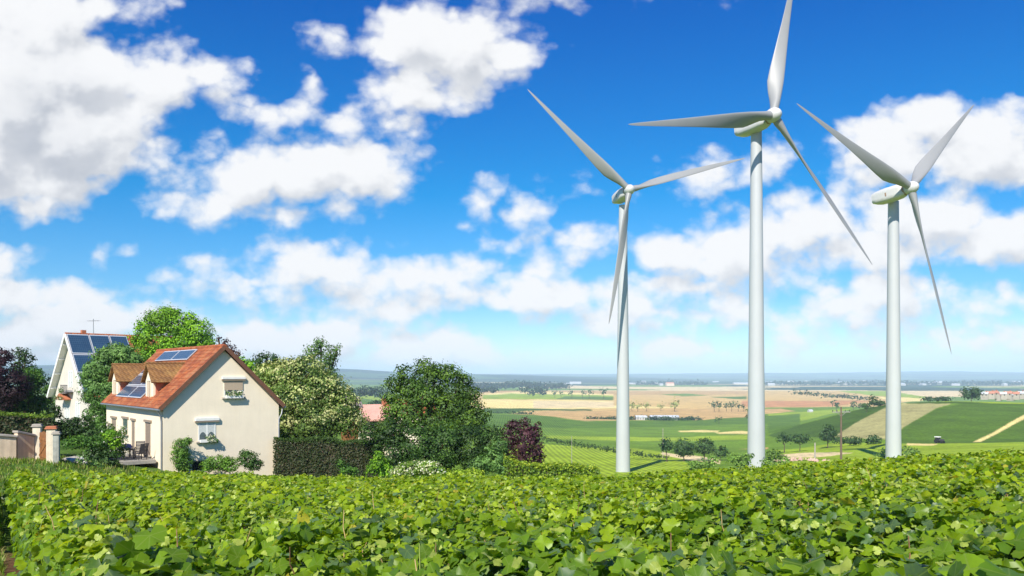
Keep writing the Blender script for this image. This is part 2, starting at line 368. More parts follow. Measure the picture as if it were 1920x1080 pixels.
def build_ground():
    cu = np.concatenate([np.linspace(-1.1, -.76, 18), np.linspace(-.75, .75, 960), np.linspace(.76, 1.1, 18)])
    ry = np.concatenate([np.linspace(-12, 44, 90), np.exp(np.linspace(math.log(44.5), math.log(19500), 400))])
    Yg, Ug = np.meshgrid(ry, cu, indexing='ij')
    X = Ug*(np.maximum(Yg, 0)+14); Z = gz(X, Yg)
    rough = (hashn(X*1.3, Yg*1.3, 1)-.5)*.10*np.clip(1-Yg/200, 0, 1)
    far = np.clip((Yg-5500)/2500, 0, 1)
    Z = Z+rough+far*((hashn(X/900, Yg/1300, 3)-.5)*22+(hashn(X/260, Yg/400, 4)-.5)*8)
    c = np.zeros(X.shape+(3,)); c[:] = (.16, .11, .07)
    # near: soil under the vines, grass beyond and beside
    u = X/np.maximum(Yg, 1)
    g = np.clip((hashn(X*.9, Yg*.9, 5)+.6*hashn(X*3, Yg*3, 6)-.55)*3, 0, 1)
    left = np.clip((-(X*-.84+Yg*-.54)*-1+.1)*3, 0, 1)    # beside the first row
    grass = np.array((.07, .13, .02)); soil = np.array((.22, .11, .06))
    wl = (left*g*np.clip((Yg-7.5)/3, 0.0, 1))[..., None]
    c = soil*(1-wl)+grass*wl
    w2 = np.clip((Yg-12-14*np.clip((u+.64)*4, 0, 1.6))/4, 0, 1)[..., None]; c = c*(1-w2)+grass*w2
    sel = Yg > 100
    xs, ys, zs = X[sel], Yg[sel], (gz(X, Yg))[sel]
    px = 960+F*xs/ys; py = HOR-F*zs/ys; acc = np.zeros((len(xs), 3))
    wob = (hashn(px/28, ys/60, 9)-.5)*2.4
    for (dx, dy) in ((-.8, -.35), (.8, -.15), (-.4, .15), (.4, .35)):
        cc = np.zeros((len(xs), 3)); cc[:] = GR
        for colr, poly, y0, y1 in FIELDS:
            bb = [p[0] for p in poly]; bv = [p[1] for p in poly]
            k = (ys > y0) & (ys < y1) & (px > min(bb)-3) & (px < max(bb)+3) & (py > min(bv)-3) & (py < max(bv)+3)
            idx = np.nonzero(k)[0]
            if len(idx) == 0: continue
            hit = inpoly(px[idx]+dx, py[idx]+dy+wob[idx]*.6, poly); cc[idx[hit]] = colr
        acc += cc/4
    # far plain: a patchwork of strips, then wooded hills
    st = hashn(xs/420+ys/900, ys/330, 11); st2 = hashn(xs/900, ys/700, 12)
    farm = np.where(st[:, None] > .62, np.array(PALE), np.where(st2[:, None] > .5, np.array(FOR)*1.6, np.array(GR)))
    wf = np.clip((ys-2900)/500, 0, 1)[:, None]*np.clip((np.abs(px-300)/600), .3, 1)[:, None]; wf[py > 733] *= 0
    acc = acc*(1-wf)+farm*wf
    hf = hashn(xs/600, ys/500, 14)*.6+hashn(xs/180, ys/200, 15)*.4
    hill = np.where(hf[:, None] > .47, np.array(FOR), np.array((.06, .12, .04)))
    wh = np.clip((ys-5200)/900, 0, 1)[:, None]; acc = acc*(1-wh)+hill*wh
    c[sel] = acc
    n1, n2 = X.shape; idx = np.arange(n1*n2).reshape(n1, n2)
    q = np.stack([idx[:-1, :-1], idx[:-1, 1:], idx[1:, 1:], idx[1:, :-1]], -1).reshape(-1, 4)
    m = bpy.data.materials.new('ground_fields'); m.use_nodes = True; t = NT(m.node_tree); t.n.clear()
    at = t.n.new('ShaderNodeAttribute'); at.attribute_name = 'col'
    tc = t.n.new('ShaderNodeTexCoord').outputs['Object']
    f = t.mr(t.noise(tc, .035, 8, .65), .3, .7, .72, 1.28, 'LINEAR')
    f2 = t.mr(t.noise(tc, .55, 7, .75), .3, .7, .55, 1.45, 'LINEAR')
    rw = t.n.new('ShaderNodeTexWave'); t.set(rw.inputs['Vector'], tc); rw.inputs['Scale'].default_value = .12; rw.inputs['Distortion'].default_value = 1.5
    f3 = t.mr(rw.outputs['Fac'], 0, 1, .74, 1.18, 'LINEAR')
    f = t.m('MULTIPLY', t.m('MULTIPLY', f, f2), f3)
    sc = t.n.new('ShaderNodeVectorMath'); sc.operation = 'SCALE'; t.l.new(at.outputs['Color'], sc.inputs[0]); t.l.new(f, sc.inputs['Scale'])
    b = t.n.new('ShaderNodeBsdfPrincipled'); t.l.new(sc.outputs[0], b.inputs['Base Color']); b.inputs['Roughness'].default_value = .95; b.inputs['Specular IOR Level'].default_value = .1
    bp = t.n.new('ShaderNodeBump'); bp.inputs['Strength'].default_value = .6; bp.inputs['Distance'].default_value = .25
    t.l.new(t.noise(tc, 2.2, 8, .7), bp.inputs['Height']); t.l.new(bp.outputs[0], b.inputs['Normal'])
    o = t.n.new('ShaderNodeOutputMaterial'); t.l.new(b.outputs[0], o.inputs[0])
    me = np_mesh('ground', np.stack([X, Yg, Z], -1).reshape(-1, 3), [q], [m], col=c.reshape(-1, 3), smooth=True)
    tag(link('ground', me), 'rolling ground with soil, vineyards and patchwork fields reaching the hills', kind='structure')
build_ground()

# ------------------------------------------------------------------ foliage
M_LEAF = leaf_material('foliage', .30, .55)
M_VINE = leaf_material('vine_leaf', .48, .42, veins=True, spec=.45)
M_BARK = material('bark', (.10, .07, .045), .9, .35, 2.5, .6)
def rot_from(nrm, spin):
    """rotation matrices with +z on nrm and random spin"""
    n = nrm/np.linalg.norm(nrm, axis=1)[:, None]
    a = np.where(np.abs(n[:, 2:3]) < .95, np.array([[0, 0, 1.]]), np.array([[1., 0, 0]]))
    x = np.cross(a, n); x /= np.linalg.norm(x, axis=1)[:, None]; y = np.cross(n, x)
    c = np.cos(spin)[:, None]; s = np.sin(spin)[:, None]
    return np.stack([x*c+y*s, -x*s+y*c, n], -1)
def instance(T, Fs, pos, R, sc):
    n = len(pos); k = len(T)
    if sc.ndim == 1: sc = sc[:, None]*np.ones((1, 3))
    V = np.einsum('nij,nkj->nki', R, T[None]*sc[:, None, :])+pos[:, None, :]
    out = []
    for f in Fs:
        f = np.asarray(f); out.append((f[None]+(np.arange(n)*k)[:, None, None]).reshape(-1, f.shape[1]))
    return V.reshape(-1, 3), out
QT = np.array([(0, -.5, 0), (.34, -.05, .07), (0, .55, -.05), (-.34, .0, .07)]); QF = [[(0, 1, 2, 3)]]
def crown_data(lobes, size, dens, cols, clump=.16, up=.35, elong=1.0):
    """leaves gathered in clumps over the shell of several lobes -> verts, faces, colours"""
    pos = []; nrm = []; cl = []
    cols = np.array(cols)
    for (cx, cy, cz, rx, ry, rz) in lobes:
        lt = rng.uniform(.78, 1.22)
        A = 4*math.pi*((rx*ry)**1.6/3+(rx*rz)**1.6/3+(ry*rz)**1.6/3)**(1/1.6)
        n = int(A*dens/(size*size*.40))
        rm = (rx*ry*rz)**(1/3); rc = max(rm*clump*2.0, size*1.6); nc = max(7, int(A/(rc*rc*1.5)))
        d = rng.normal(size=(nc, 3)); d /= np.linalg.norm(d, axis=1)[:, None]
        rad = rng.uniform(.55, 1.0, nc)**.6*rng.uniform(.86, 1.10, nc)
        cc = d*rad[:, None]*np.array([rx, ry, rz]); k = rng.integers(0, nc, n)
        off = rng.normal(size=(n, 3))*rc*.52*np.array([1, 1, .62])
        p = cc[k]+off
        pos.append(p+np.array([cx, cy, cz]))
        nn = off/rc*.9+d[k]*.8+rng.normal(size=(n, 3))*.32+np.array([0, 0, up]); nrm.append(nn)
        w = rng.uniform(0, 1, nc)[k]*.7+rng.uniform(0, 1, n)*.3
        w = np.clip((w-.15)/.7, 0, 1)*(len(cols)-1); i = np.minimum(w.astype(int), len(cols)-2) if len(cols) > 1 else np.zeros(n, int)
        c = cols[i]*(1-(w-i))[:, None]+cols[i+1]*(w-i)[:, None] if len(cols) > 1 else np.repeat(cols, n, 0)
        cl.append(c*lt*rng.uniform(.8, 1.2, (n, 1)))
    pos = np.concatenate(pos); nrm = np.concatenate(nrm); cl = np.concatenate(cl)
    R = rot_from(nrm, rng.uniform(0, 6.28, len(pos)))
    sc = size*rng.uniform(.7, 1.35, len(pos)); scv = np.stack([sc, sc*elong, sc], -1)
    V, Fs = instance(QT, QF, pos, R, scv)
    return V, Fs, np.repeat(np.minimum(cl*1.42, .78), len(QT), 0)
GREEN = [(.022, .060, .010), (.045, .110, .014), (.085, .18, .020)]
BRIGHT = [(.05, .13, .008), (.11, .24, .012), (.20, .36, .02)]
DARK = [(.012, .030, .008), (.025, .060, .012), (.04, .085, .015)]
OLIVE = [(.045, .10, .025), (.08, .16, .035), (.13, .23, .06)]
PURPLE = [(.014, .006, .010), (.035, .012, .020), (.06, .020, .030)]
PLUM = [(.028, .009, .014), (.055, .02, .028), (.085, .034, .042)]
CREAM = [(.05, .11, .02), (.28, .33, .11), (.62, .62, .34), (.72, .70, .45)]
YEL = [(.10, .19, .012), (.22, .33, .018), (.38, .46, .04)]
def plant(name, label, cat, Y, lobes_px, cols, size=None, dens=1.0, trunk=True, group=None, extra=None, clump=.16, elong=1.0, up=.35, tr=None, base_px=None):
    """lobes_px: (column, row, half width, half height[, depth offset, half depth]) at distance Y"""
    size = size or max(.10, Y*.0026)
    cxp = base_px if base_px is not None else sum(l[0]*l[2] for l in lobes_px)/sum(l[2] for l in lobes_px)
    base = G(cxp, Y); L = []
    for l in lobes_px:
        dy = (l[4] if len(l) > 4 else 0)
        p = P(l[0], l[1], Y+dy); rx = l[2]*(Y+dy)/F; rz = l[3]*(Y+dy)/F; ryy = l[5] if len(l) > 5 else (rx+rz)/2
        L.append((p.x-base.x, p.y-base.y, p.z-base.z, rx, ryy, rz))
    V, Fs, c = crown_data(L, size, dens, cols, clump, up, elong)
    if extra:
        for (lob, cl2, s2, d2) in extra(L):
            V2, F2, c2 = crown_data(lob, s2, d2, cl2, clump, up)
            Fs = Fs+[f+len(V) for f in F2]; V = np.concatenate([V, V2]); c = np.concatenate([c, c2])
    me = np_mesh('foliage', V, Fs, [M_LEAF], col=c)
    if not trunk:
        o = link(name, me, loc=base); return tag(o, label, cat, group)
    r = thing(name, label, cat, base, group=group)
    link('crown', me, r)
    top = max(l[2]+l[5]*.4 for l in L); tw = tr or max(.06, top*.028); b = MB(); x0 = 0
    pts = [Vector((random.uniform(-1, 1)*tw*.6*i, random.uniform(-1, 1)*tw*.6*i, -.3+(top*.8+.3)*i/5)) for i in range(6)]
    b.tube(pts, [tw*(1.25-.2*i) for i in range(6)], 8)
    for l in sorted(L, key=lambda q: -q[3])[:8]:
        c0 = Vector(l[:3]); h = max(.15, min(.6, (c0.z-l[5])/top if top else .3)); s0 = pts[0].lerp(pts[5], h)
        mid = s0.lerp(c0, .5)+Vector((random.uniform(-.2, .2), 0, -.1))*l[3]
        b.tube([s0, mid, c0, c0+Vector((random.uniform(-.4, .4)*l[3], random.uniform(-.3, .3)*l[4], l[5]*.6))], [tw*.5, tw*.36, tw*.24, tw*.08], 6)
    b.obj('trunk', M_BARK, r, smooth=True)
    return r

# ------------------------------------------------------------------ houses
M_CREAM = material('cream_render', (.85, .74, .57), .9, .05, .7, .2, streak=.04)
M_WHITEW = material('white_render', (.62, .58, .51), .9, .06, .7, .25, streak=.08)
M_WHITE = material('white_paint', (.78, .77, .73), .55, .05, 4)
M_CORN = material('eaves_brown', (.16, .075, .045), .7, .15, 4)
M_GLASS = material('window_glass', (.10, .13, .14), .08, .3, 2.5, spec=.8)
M_CURT = material('curtain', (.55, .57, .55), .8, .12, 9)
M_SHUT = material('shutter_beige', (.50, .39, .28), .75, .05, 3)
M_SHUTD = material('shutter_taupe', (.30, .235, .18), .75, .08, 3)
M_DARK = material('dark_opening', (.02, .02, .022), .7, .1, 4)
M_ZINC = material('zinc', (.30, .31, .32), .45, .12, 3, metal=.5)
M_FRAME = material('aluminium_frame', (.62, .65, .68), .4, .05, 3, metal=.3)
M_STONE = material('stone', (.38, .34, .29), .9, .25, 3, .5)
M_WOOD = material('brown_wood', (.30, .13, .045), .75, .3, 5, .3, streak=.3)
M_GREYW = material('grey_wood', (.30, .28, .25), .85, .2, 5, .3)
M_PLAST = material('dark_wicker', (.055, .05, .055), .7, .2, 10, .3)
M_TERRA = material('terracotta', (.45, .16, .08), .8, .15, 6, .3)
M_BLUEP = material('blue_cushion', (.06, .08, .25), .8, .15, 6)
def tile_material(name, c1, c2, c3, sc=1.0):
    """roof tiles: rows run along local y, courses up the slope"""
    m = bpy.data.materials.new(name); m.use_nodes = True; t = NT(m.node_tree); t.n.clear()
    tc = t.n.new('ShaderNodeTexCoord').outputs['Object']; sp = t.n.new('ShaderNodeSeparateXYZ'); t.l.new(tc, sp.inputs[0])
    a = t.m('MULTIPLY', sp.outputs[2], 4.4*sc); fr = t.m('FRACT', a)
    row = t.m('FLOOR', a); yy = t.m('ADD', t.m('MULTIPLY', t.m('ADD', sp.outputs[1], sp.outputs[0]), 3.6*sc), t.m('MULTIPLY', row, .5)); fy = t.m('FRACT', yy)
    cb = t.n.new('ShaderNodeCombineXYZ'); t.l.new(t.m('FLOOR', yy), cb.inputs[0]); t.l.new(row, cb.inputs[1])
    wn = t.n.new('ShaderNodeTexWhiteNoise'); t.l.new(cb.outputs[0], wn.inputs['Vector'])
    c = t.mix(wn.outputs['Value'], c1, c2)
    c = t.mix(t.mr(t.noise(tc, 1.3, 5), .45, .7, 0, .7), c, c3)
    rowshift = t.noise(t.vm('MULTIPLY', tc, (.0, .35, 2.2)), 1.6, 2)
    c = t.mix(t.mr(rowshift, .5, .62, 0, .55), c, c2)
    b = t.n.new('ShaderNodeBsdfPrincipled'); t.l.new(c, b.inputs['Base Color']); b.inputs['Roughness'].default_value = .8
    h = t.m('ADD', t.m('MULTIPLY', t.m('SUBTRACT', 1, fr), .7), t.m('MULTIPLY', t.m('SINE', t.m('MULTIPLY', fy, 3.1416)), .5))
    bp = t.n.new('ShaderNodeBump'); bp.inputs['Strength'].default_value = .9; bp.inputs['Distance'].default_value = .06
    t.l.new(h, bp.inputs['Height']); t.l.new(bp.outputs[0], b.inputs['Normal'])
    o = t.n.new('ShaderNodeOutputMaterial'); t.l.new(b.outputs[0], o.inputs[0]); return m
M_TILE = tile_material('orange_tiles', (.42, .115, .03), (.22, .055, .02), (.42, .19, .08))
M_TILE2 = tile_material('brown_tiles', (.26, .125, .035), (.17, .08, .025), (.33, .19, .06))
M_CHEEK = material('terracotta_cladding', (.50, .17, .10), .8, .12, 5, .3)
def panel_material():
    m = bpy.data.materials.new('solar_cells'); m.use_nodes = True; t = NT(m.node_tree); t.n.clear()
    tc = t.n.new('ShaderNodeTexCoord').outputs['Object']; sp = t.n.new('ShaderNodeSeparateXYZ'); t.l.new(tc, sp.inputs[0])
    e1 = t.m('ABSOLUTE', t.m('SUBTRACT', t.m('FRACT', t.m('MULTIPLY', sp.outputs[1], 5.5)), .5))
    e2 = t.m('ABSOLUTE', t.m('SUBTRACT', t.m('FRACT', t.m('MULTIPLY', sp.outputs[0], 6.5)), .5))
    g = t.mr(t.m('MAXIMUM', e1, e2), .455, .48)
    c = t.mix(t.noise(tc, 1.5, 3), (.016, .042, .085), (.030, .075, .13)); c = t.mix(t.m('MULTIPLY', g, .5), c, (.16, .22, .34))
    b = t.n.new('ShaderNodeBsdfPrincipled'); t.l.new(c, b.inputs['Base Color']); b.inputs['Roughness'].default_value = .22; b.inputs['Specular IOR Level'].default_value = .6
    o = t.n.new('ShaderNodeOutputMaterial'); t.l.new(b.outputs[0], o.inputs[0]); return m
M_PANEL = panel_material()

def roof_slab(parent, A, B, C_, D_, th, mat, name='roof'):
    A, B, C_, D_ = map(Vector, (A, B, C_, D_)); n = (B-A).cross(D_-A).normalized()
    if n.z < 0: n = -n
    b = MB(); lo = [p for p in (A, B, C_, D_)]; hi = [p+n*th for p in lo]
    b.add(lo+hi, [(0,1,2,3),(4,7,6,5),(0,4,5,1),(1,5,6,2),(2,6,7,3),(3,7,4,0)])
    return b.obj(name, mat, parent)
def solar_panel(parent, pt, y0, y1, x0, x1):
    """pt(x,y,h): point on the roof slope; panel between x0..x1 up the slope and y0..y1 along it"""
    b = MB(); c = [pt(x0, y0, .22), pt(x0, y1, .22), pt(x1, y1, .22), pt(x1, y0, .22)]; d = [pt(x0, y0, .165), pt(x0, y1, .165), pt(x1, y1, .165), pt(x1, y0, .165)]
    b.add(d+c, [(0,1,2,3),(4,7,6,5),(0,4,5,1),(1,5,6,2),(2,6,7,3),(3,7,4,0)])
    o = b.obj('solar_panel', M_FRAME, parent)
    m = .06; mx = m*(1 if x1 > x0 else -1); b = MB()
    c = [pt(x0+mx, y0+m, .224), pt(x0+mx, y1-m, .224), pt(x1-mx, y1-m, .224), pt(x1-mx, y0+m, .224)]; b.add(c, [(0,1,2,3)])
    b.obj('solar_cells', M_PANEL, o)
    return o
def gable_wall(b, W_, eave, ridge, y0, y1, z0=0):
    b.prism([(0, z0), (W_, z0), (W_, eave), (W_/2, ridge), (0, eave)], 'y', y0, y1)

def flowers(parent, x0, x1, y, z, h, d=.18, n=160, name='flowers', axis='x', white=.45):
    k = n; t = rng.uniform(0, 1, k); pos = np.zeros((k, 3))
    a = x0+(x1-x0)*t; pos[:, 2] = z+rng.uniform(-.12, 1, k)*h*(.5+.5*np.abs(np.sin(t*9+1)))
    if axis == 'x': pos[:, 0] = a; pos[:, 1] = y+rng.uniform(-d, d, k)
    else: pos[:, 1] = a; pos[:, 0] = y+rng.uniform(-d, d, k)
    c = np.where(rng.uniform(0, 1, (k, 1)) < white, np.array([[.8, .78, .68]]), np.array([[.07, .16, .02]]))*rng.uniform(.8, 1.1, (k, 1))
    V, Fs = instance(QT, QF, pos, rot_from(rng.normal(size=(k, 3))+np.array([0, -1, .4]), rng.uniform(0, 6.28, k)), np.full(k, .13))
    return link(name, np_mesh('flowers', V, Fs, [M_LEAF], col=np.repeat(c, 4, 0)), parent)

def window_gable(parent, x0, x1, z0, z1, head=(.15, .3), shutter=0.0, casement=True, box=True):
    """window in the gable wall (wall plane y = 0, outside is -y)"""
    w = thing('window', None, None); w.parent = parent
    del_keys(w)
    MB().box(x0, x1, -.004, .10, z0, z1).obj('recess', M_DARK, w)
    f = MB(); fw = .07
    f.box(x0, x1, -.03, .03, z0, z0+fw).box(x0, x1, -.03, .03, z1-fw, z1).box(x0, x0+fw, -.03, .03, z0+fw, z1-fw).box(x1-fw, x1, -.03, .03, z0+fw, z1-fw)
    if casement:
        xm = (x0+x1)/2; f.box(xm-.05, xm+.05, -.03, .03, z0+fw, z1-fw)
    f.obj('frame', M_WHITE, w)
    MB().box(x0+fw, x1-fw, -.014, -.010, z0+fw, z1-fw).obj('glass', M_GLASS, w)
    if casement:
        c = MB()
        for (a, b_) in ((x0+fw, (x0+x1)/2-.05), ((x0+x1)/2+.05, x1-fw)):
            n = 10; vs = [(a+(b_-a)*i/n, -.022+.004*(i % 2), z) for i in range(n+1) for z in (z0+.38+.22*math.sin(i/n*3.1), z1-fw)]
            c.add(vs, [(2*i, 2*i+2, 2*i+3, 2*i+1) for i in range(n)])
        c.obj('curtain', M_CURT, w)
    if shutter:
        zs = z1-(z1-z0)*shutter; c = MB(); n = int((z1-zs)/.07)
        for i in range(n): c.box(x0+.01, x1-.01, -.055, -.032, zs+(z1-zs)*i/n, zs+(z1-zs)*(i+.88)/n)
        c.obj('roller_shutter', M_SHUT, w)
    MB().box(x0-head[0], x1+head[0], -.16, -.001, z1, z1+head[1]*.6).box(x0-head[0]-.02, x1+head[0]+.02, -.14, -.001, z1-.10, z1-.002, 1).obj('header_box', [M_WHITE, M_SHUTD], w, bevel=0)
    MB().box(x0-.14, x1+.14, -.14, -.001, z0-.11, z0).obj('sill', M_STONE, w, bevel=.008)
    if box:
        MB().box(x0+.05, x1-.05, -.30, -.145, z0-.06, z0+.12).obj('flower_box', M_WHITE, w)
    return w
def del_keys(o):
    for k in list(o.keys()): del o[k]

def build_cream_house():
    O = Vector((-21.9, 50.0, -6.5)); Wd, Ln = 7.6, 14.1; zo = .2
    ev, rg, ov = 4.12+zo, 8.1+zo, .25
    h = thing('cream_house', 'cream rendered house with orange tiled roof, two dormers and solar panels beside the vineyard', 'house', O, math.radians(40))
    eave_wall = ev+.30
    b = MB(); gable_wall(b, Wd, eave_wall-.0, rg-.16, 0, Ln, -2.0)
    b.obj('wall', M_CREAM, h)
    # roof: left slope, right slope, with rake overhang
    y0, y1 = -.28, Ln+.2
    sl_ = (rg-ev)/(Wd/2+ov)
    left = lambda x, y, hh=0: Vector((x, y, ev+(x+ov)*sl_))+Vector((-sl_, 0, 1)).normalized()*hh
    right = lambda x, y, hh=0: Vector((x, y, ev+(Wd+ov-x)*sl_))+Vector((sl_, 0, 1)).normalized()*hh
    r = roof_slab(h, left(-ov, y0), left(-ov, y1), left(Wd/2, y1), left(Wd/2, y0), .12, M_TILE)
    MB().beam(left(-ov, y0-.012, .04), left(Wd/2, y0-.012, .04), .05, .26).beam(right(Wd+ov, y0-.012, .04), right(Wd/2, y0-.012, .04), .05, .26).obj('bargeboard', M_CORN, r)
    r2 = roof_slab(h, right(Wd+ov, y0), right(Wd+ov, y1), right(Wd/2, y1), right(Wd/2, y0), .12, M_TILE)
    b = MB()
    for i in range(40):
        ya = y0+(y1-y0)*i/40; yb = y0+(y1-y0)*(i+1.08)/40
        b.tube([(Wd/2, ya, rg+.08), (Wd/2, yb, rg+.10)], [.13, .15], 10)
    b.obj('ridge_tiles', M_TILE, r, smooth=True)
    b = MB()                                      # raised courses of tiles along the slope
    for i in range(1, 17):
        x = -ov+(Wd/2+ov)*i/17; b.beam(left(x, y0, .125), left(x, y1, .125), .05, .03)
    b.obj('tile_courses', M_TILE, r)
    # gutter and downpipes
    b = MB(); b.tube([(-ov-.07, y0, ev-.02), (-ov-.07, y1, ev-.02)], .075, 8); b.obj('gutter', M_ZINC, h, smooth=True)
    MB().tube([(-ov-.07, .05, ev-.08), (-.12, .10, ev-.45), (-.08, .08, ev-.8), (-.08, .08, -1)], .055, 8).obj('downpipe', M_ZINC, h, smooth=True)
    MB().tube([(Wd+ov+.06, .05, ev-.05), (Wd+.2, -.02, ev-.5), (Wd-.02, -.07, ev-.85), (Wd-.02, -.07, -1)], .05, 8).obj('downpipe', M_ZINC, h, smooth=True)
    MB().tube([(Wd+ov+.07, y0, ev-.02), (Wd+ov+.07, y1, ev-.02)], .075, 8).obj('gutter', M_ZINC, h, smooth=True)
    # gable windows
    w = window_gable(h, 3.82, 5.08, 4.82+zo, 6.03+zo, (.14, .22), .60, True); flowers(w, 3.9, 5.0, -.22, 4.95+zo, .35, n=150)
    w = window_gable(h, 2.16, 3.27, 2.0+zo, 3.34+zo, (.2, .3), 0, True); flowers(w, 2.55, 3.3, -.24, 1.95+zo, .5, n=150)
    c = MB().box(1.78, 2.5, -.006, .1, .15+zo, .72+zo).obj('cellar_window', M_DARK, h); MB().box(1.7, 2.58, -.05, -.001, .73+zo, .79+zo).obj('lintel', M_STONE, c)
    # long front wall (x = 0, outside is -x)
    def opening(y0, y1, z0, z1, mat, name, fl=False):
        o = MB().box(-.012, .1, y0, y1, z0, z1).obj(name, mat, h)
        MB().box(-.05, -.001, y0-.06, y0, z0, z1).box(-.05, -.001, y1, y1+.06, z0, z1).box(-.05, -.001, y0, y1, z1-.06, z1-.002).obj('frame', M_CREAM, o)
        MB().box(-.12, -.001, y0-.12, y1+.12, z1+.0, z1+.14).obj('header', M_SHUTD, o)
        MB().box(-.16, -.001, y0-.1, y1+.1, z0-.09, z0-.001).obj('sill', M_STONE, o)
        b = MB(); n = max(4, int((z1-z0)/.09))
        for i in range(n): b.box(-.028, -.013, y0+.03, y1-.03, z0+(z1-z0)*i/n, z0+(z1-z0)*(i+.8)/n)
        b.obj('slats', mat, o)
        return o
    opening(11.1, 12.4, 1.7+zo, 3.1+zo, M_SHUTD, 'window')
    o = opening(8.0, 9.3, 2.1+zo, 3.2+zo, M_GLASS, 'window'); flowers(o, 8.0, 9.3, -.2, 2.1+zo, .6, axis='y', n=200)
    opening(6.2, 7.0, 1.05+zo, 3.15+zo, M_SHUTD, 'shutter_door')
    opening(2.5, 3.75, 1.05+zo, 3.2+zo, M_SHUTD, 'shutter_door')
    # dormers
    for yc in (4.15, 12.95):
        d = thing('dormer', None, None); del_keys(d); d.parent = h
        hw, x0, ze, zr = 1.05, .34, 5.88+zo, 7.0+zo
        zb = 4.45+zo
        b = MB(); b.prism([(yc-hw*.82, zb), (yc+hw*.82, zb), (yc+hw*.82, ze), (yc, zr-.15), (yc-hw*.82, ze)], 'x', x0, x0+.14); b.obj('front', M_CREAM, d)
        xr = -ov+(zr-ev)/sl_; xe = -ov+(ze-ev)/sl_; xb = -ov+(zb-ev)/sl_
        for s_, nm in ((-1, 'cheek'), (1, 'cheek')):
            b = MB(); ya = yc+s_*hw*.72; yb = yc+s_*hw*.84; b.prism([(x0+.14, zb), (xe+.1, ze+.05), (x0+.14, ze+.05)], 'y', ya, yb); b.obj(nm, M_CHEEK, d)
            A = (x0-.22, yc+s_*(hw+.16), ze-.12); B = (xe-.12, yc+s_*(hw+.16), ze-.12); C_ = (xr+.05, yc, zr); D_ = (x0-.22, yc, zr)
            roof_slab(d, A, B, C_, D_, .09, M_TILE2)
            MB().beam((x0+.05, yc+s_*(hw*.84+.03), zb), (xe+.15, yc+s_*(hw*.84+.03), ze+.0), .05, .05).obj('flashing', M_ZINC, d)
        MB().tube([(x0-.24, yc, zr+.09), (xr+.1, yc, zr+.09)], .1, 8).obj('ridge_tiles', M_TILE2, d, smooth=True)
        wn = MB().box(x0-.012, x0+.02, yc-.36, yc+.36, zb+.30, ze+.02).obj('window', M_SHUTD, d)
        MB().box(x0-.05, x0-.001, yc-.46, yc-.37, zb+.25, ze+.1).box(x0-.05, x0-.001, yc+.37, yc+.46, zb+.25, ze+.1).box(x0-.05, x0-.001, yc-.36, yc+.36, ze+.025, ze+.1).box(x0-.08, x0-.001, yc-.5, yc+.5, zb+.18, zb+.25).obj('frame', M_CREAM, wn)
        MB().box(x0-.06, x0-.012, yc-.02, yc+.02, zb+.3, ze).obj('centre_post', M_CREAM, wn)
    for (ya, yb) in ((5.4, 8.5), (8.6, 11.75)):
        for (xa, xb) in ((.22, 1.02), (1.06, 1.84), (1.88, 2.6)): solar_panel(h, left, ya, yb, xa, xb)
    for (ya, yb) in ((4.2, 7.7), (7.8, 11.5)): solar_panel(h, left, ya, yb, 2.9, 3.64)
    # small lean-to canopy on the right side
    c = thing('side_canopy', None, None); del_keys(c); c.parent = h
    MB().add([(Wd, -.1, 1.65+zo), (Wd+1.5, -.1, 1.42+zo), (Wd+1.5, 2.4, 1.42+zo), (Wd, 2.4, 1.65+zo), (Wd, -.1, 1.80+zo), (Wd+1.5, -.1, 1.54+zo), (Wd+1.5, 2.4, 1.54+zo), (Wd, 2.4, 1.80+zo)], [(0,3,2,1),(4,5,6,7),(0,1,5,4),(1,2,6,5),(2,3,7,6),(3,0,4,7)]).obj('canopy_roof', M_WHITE, c)
    for yy in (.05, 2.2): MB().box(Wd+1.25, Wd+1.37, yy, yy+.12, -1, 1.44+zo).beam((Wd+1.3, yy+.06, .9), (Wd+.85, yy+.06, 0.0), .07, .07).obj('post', M_GREYW, c)
    # terrace along the front
    b = MB(); b.box(-2.1, -.16, .9, 6.6, .90, 1.06)
    for i in range(12): b.box(-2.14, -.14, .95+i*.47, 1.37+i*.47, 1.065, 1.10)
    for yy in (1.0, 3.7, 6.4): b.box(-2.0, -1.8, yy, yy+.2, -2, .89)
    b.box(-2.05, -1.95, 1.2, 6.4, .45, .57)
    b.obj('terrace', M_GREYW, h)
    return h, O
house, HO = build_cream_house()
def house_pt(x, y, z):
    a = math.radians(40); return Vector((HO.x+x*math.cos(a)-y*math.sin(a), HO.y+x*math.sin(a)+y*math.cos(a), HO.z+z))

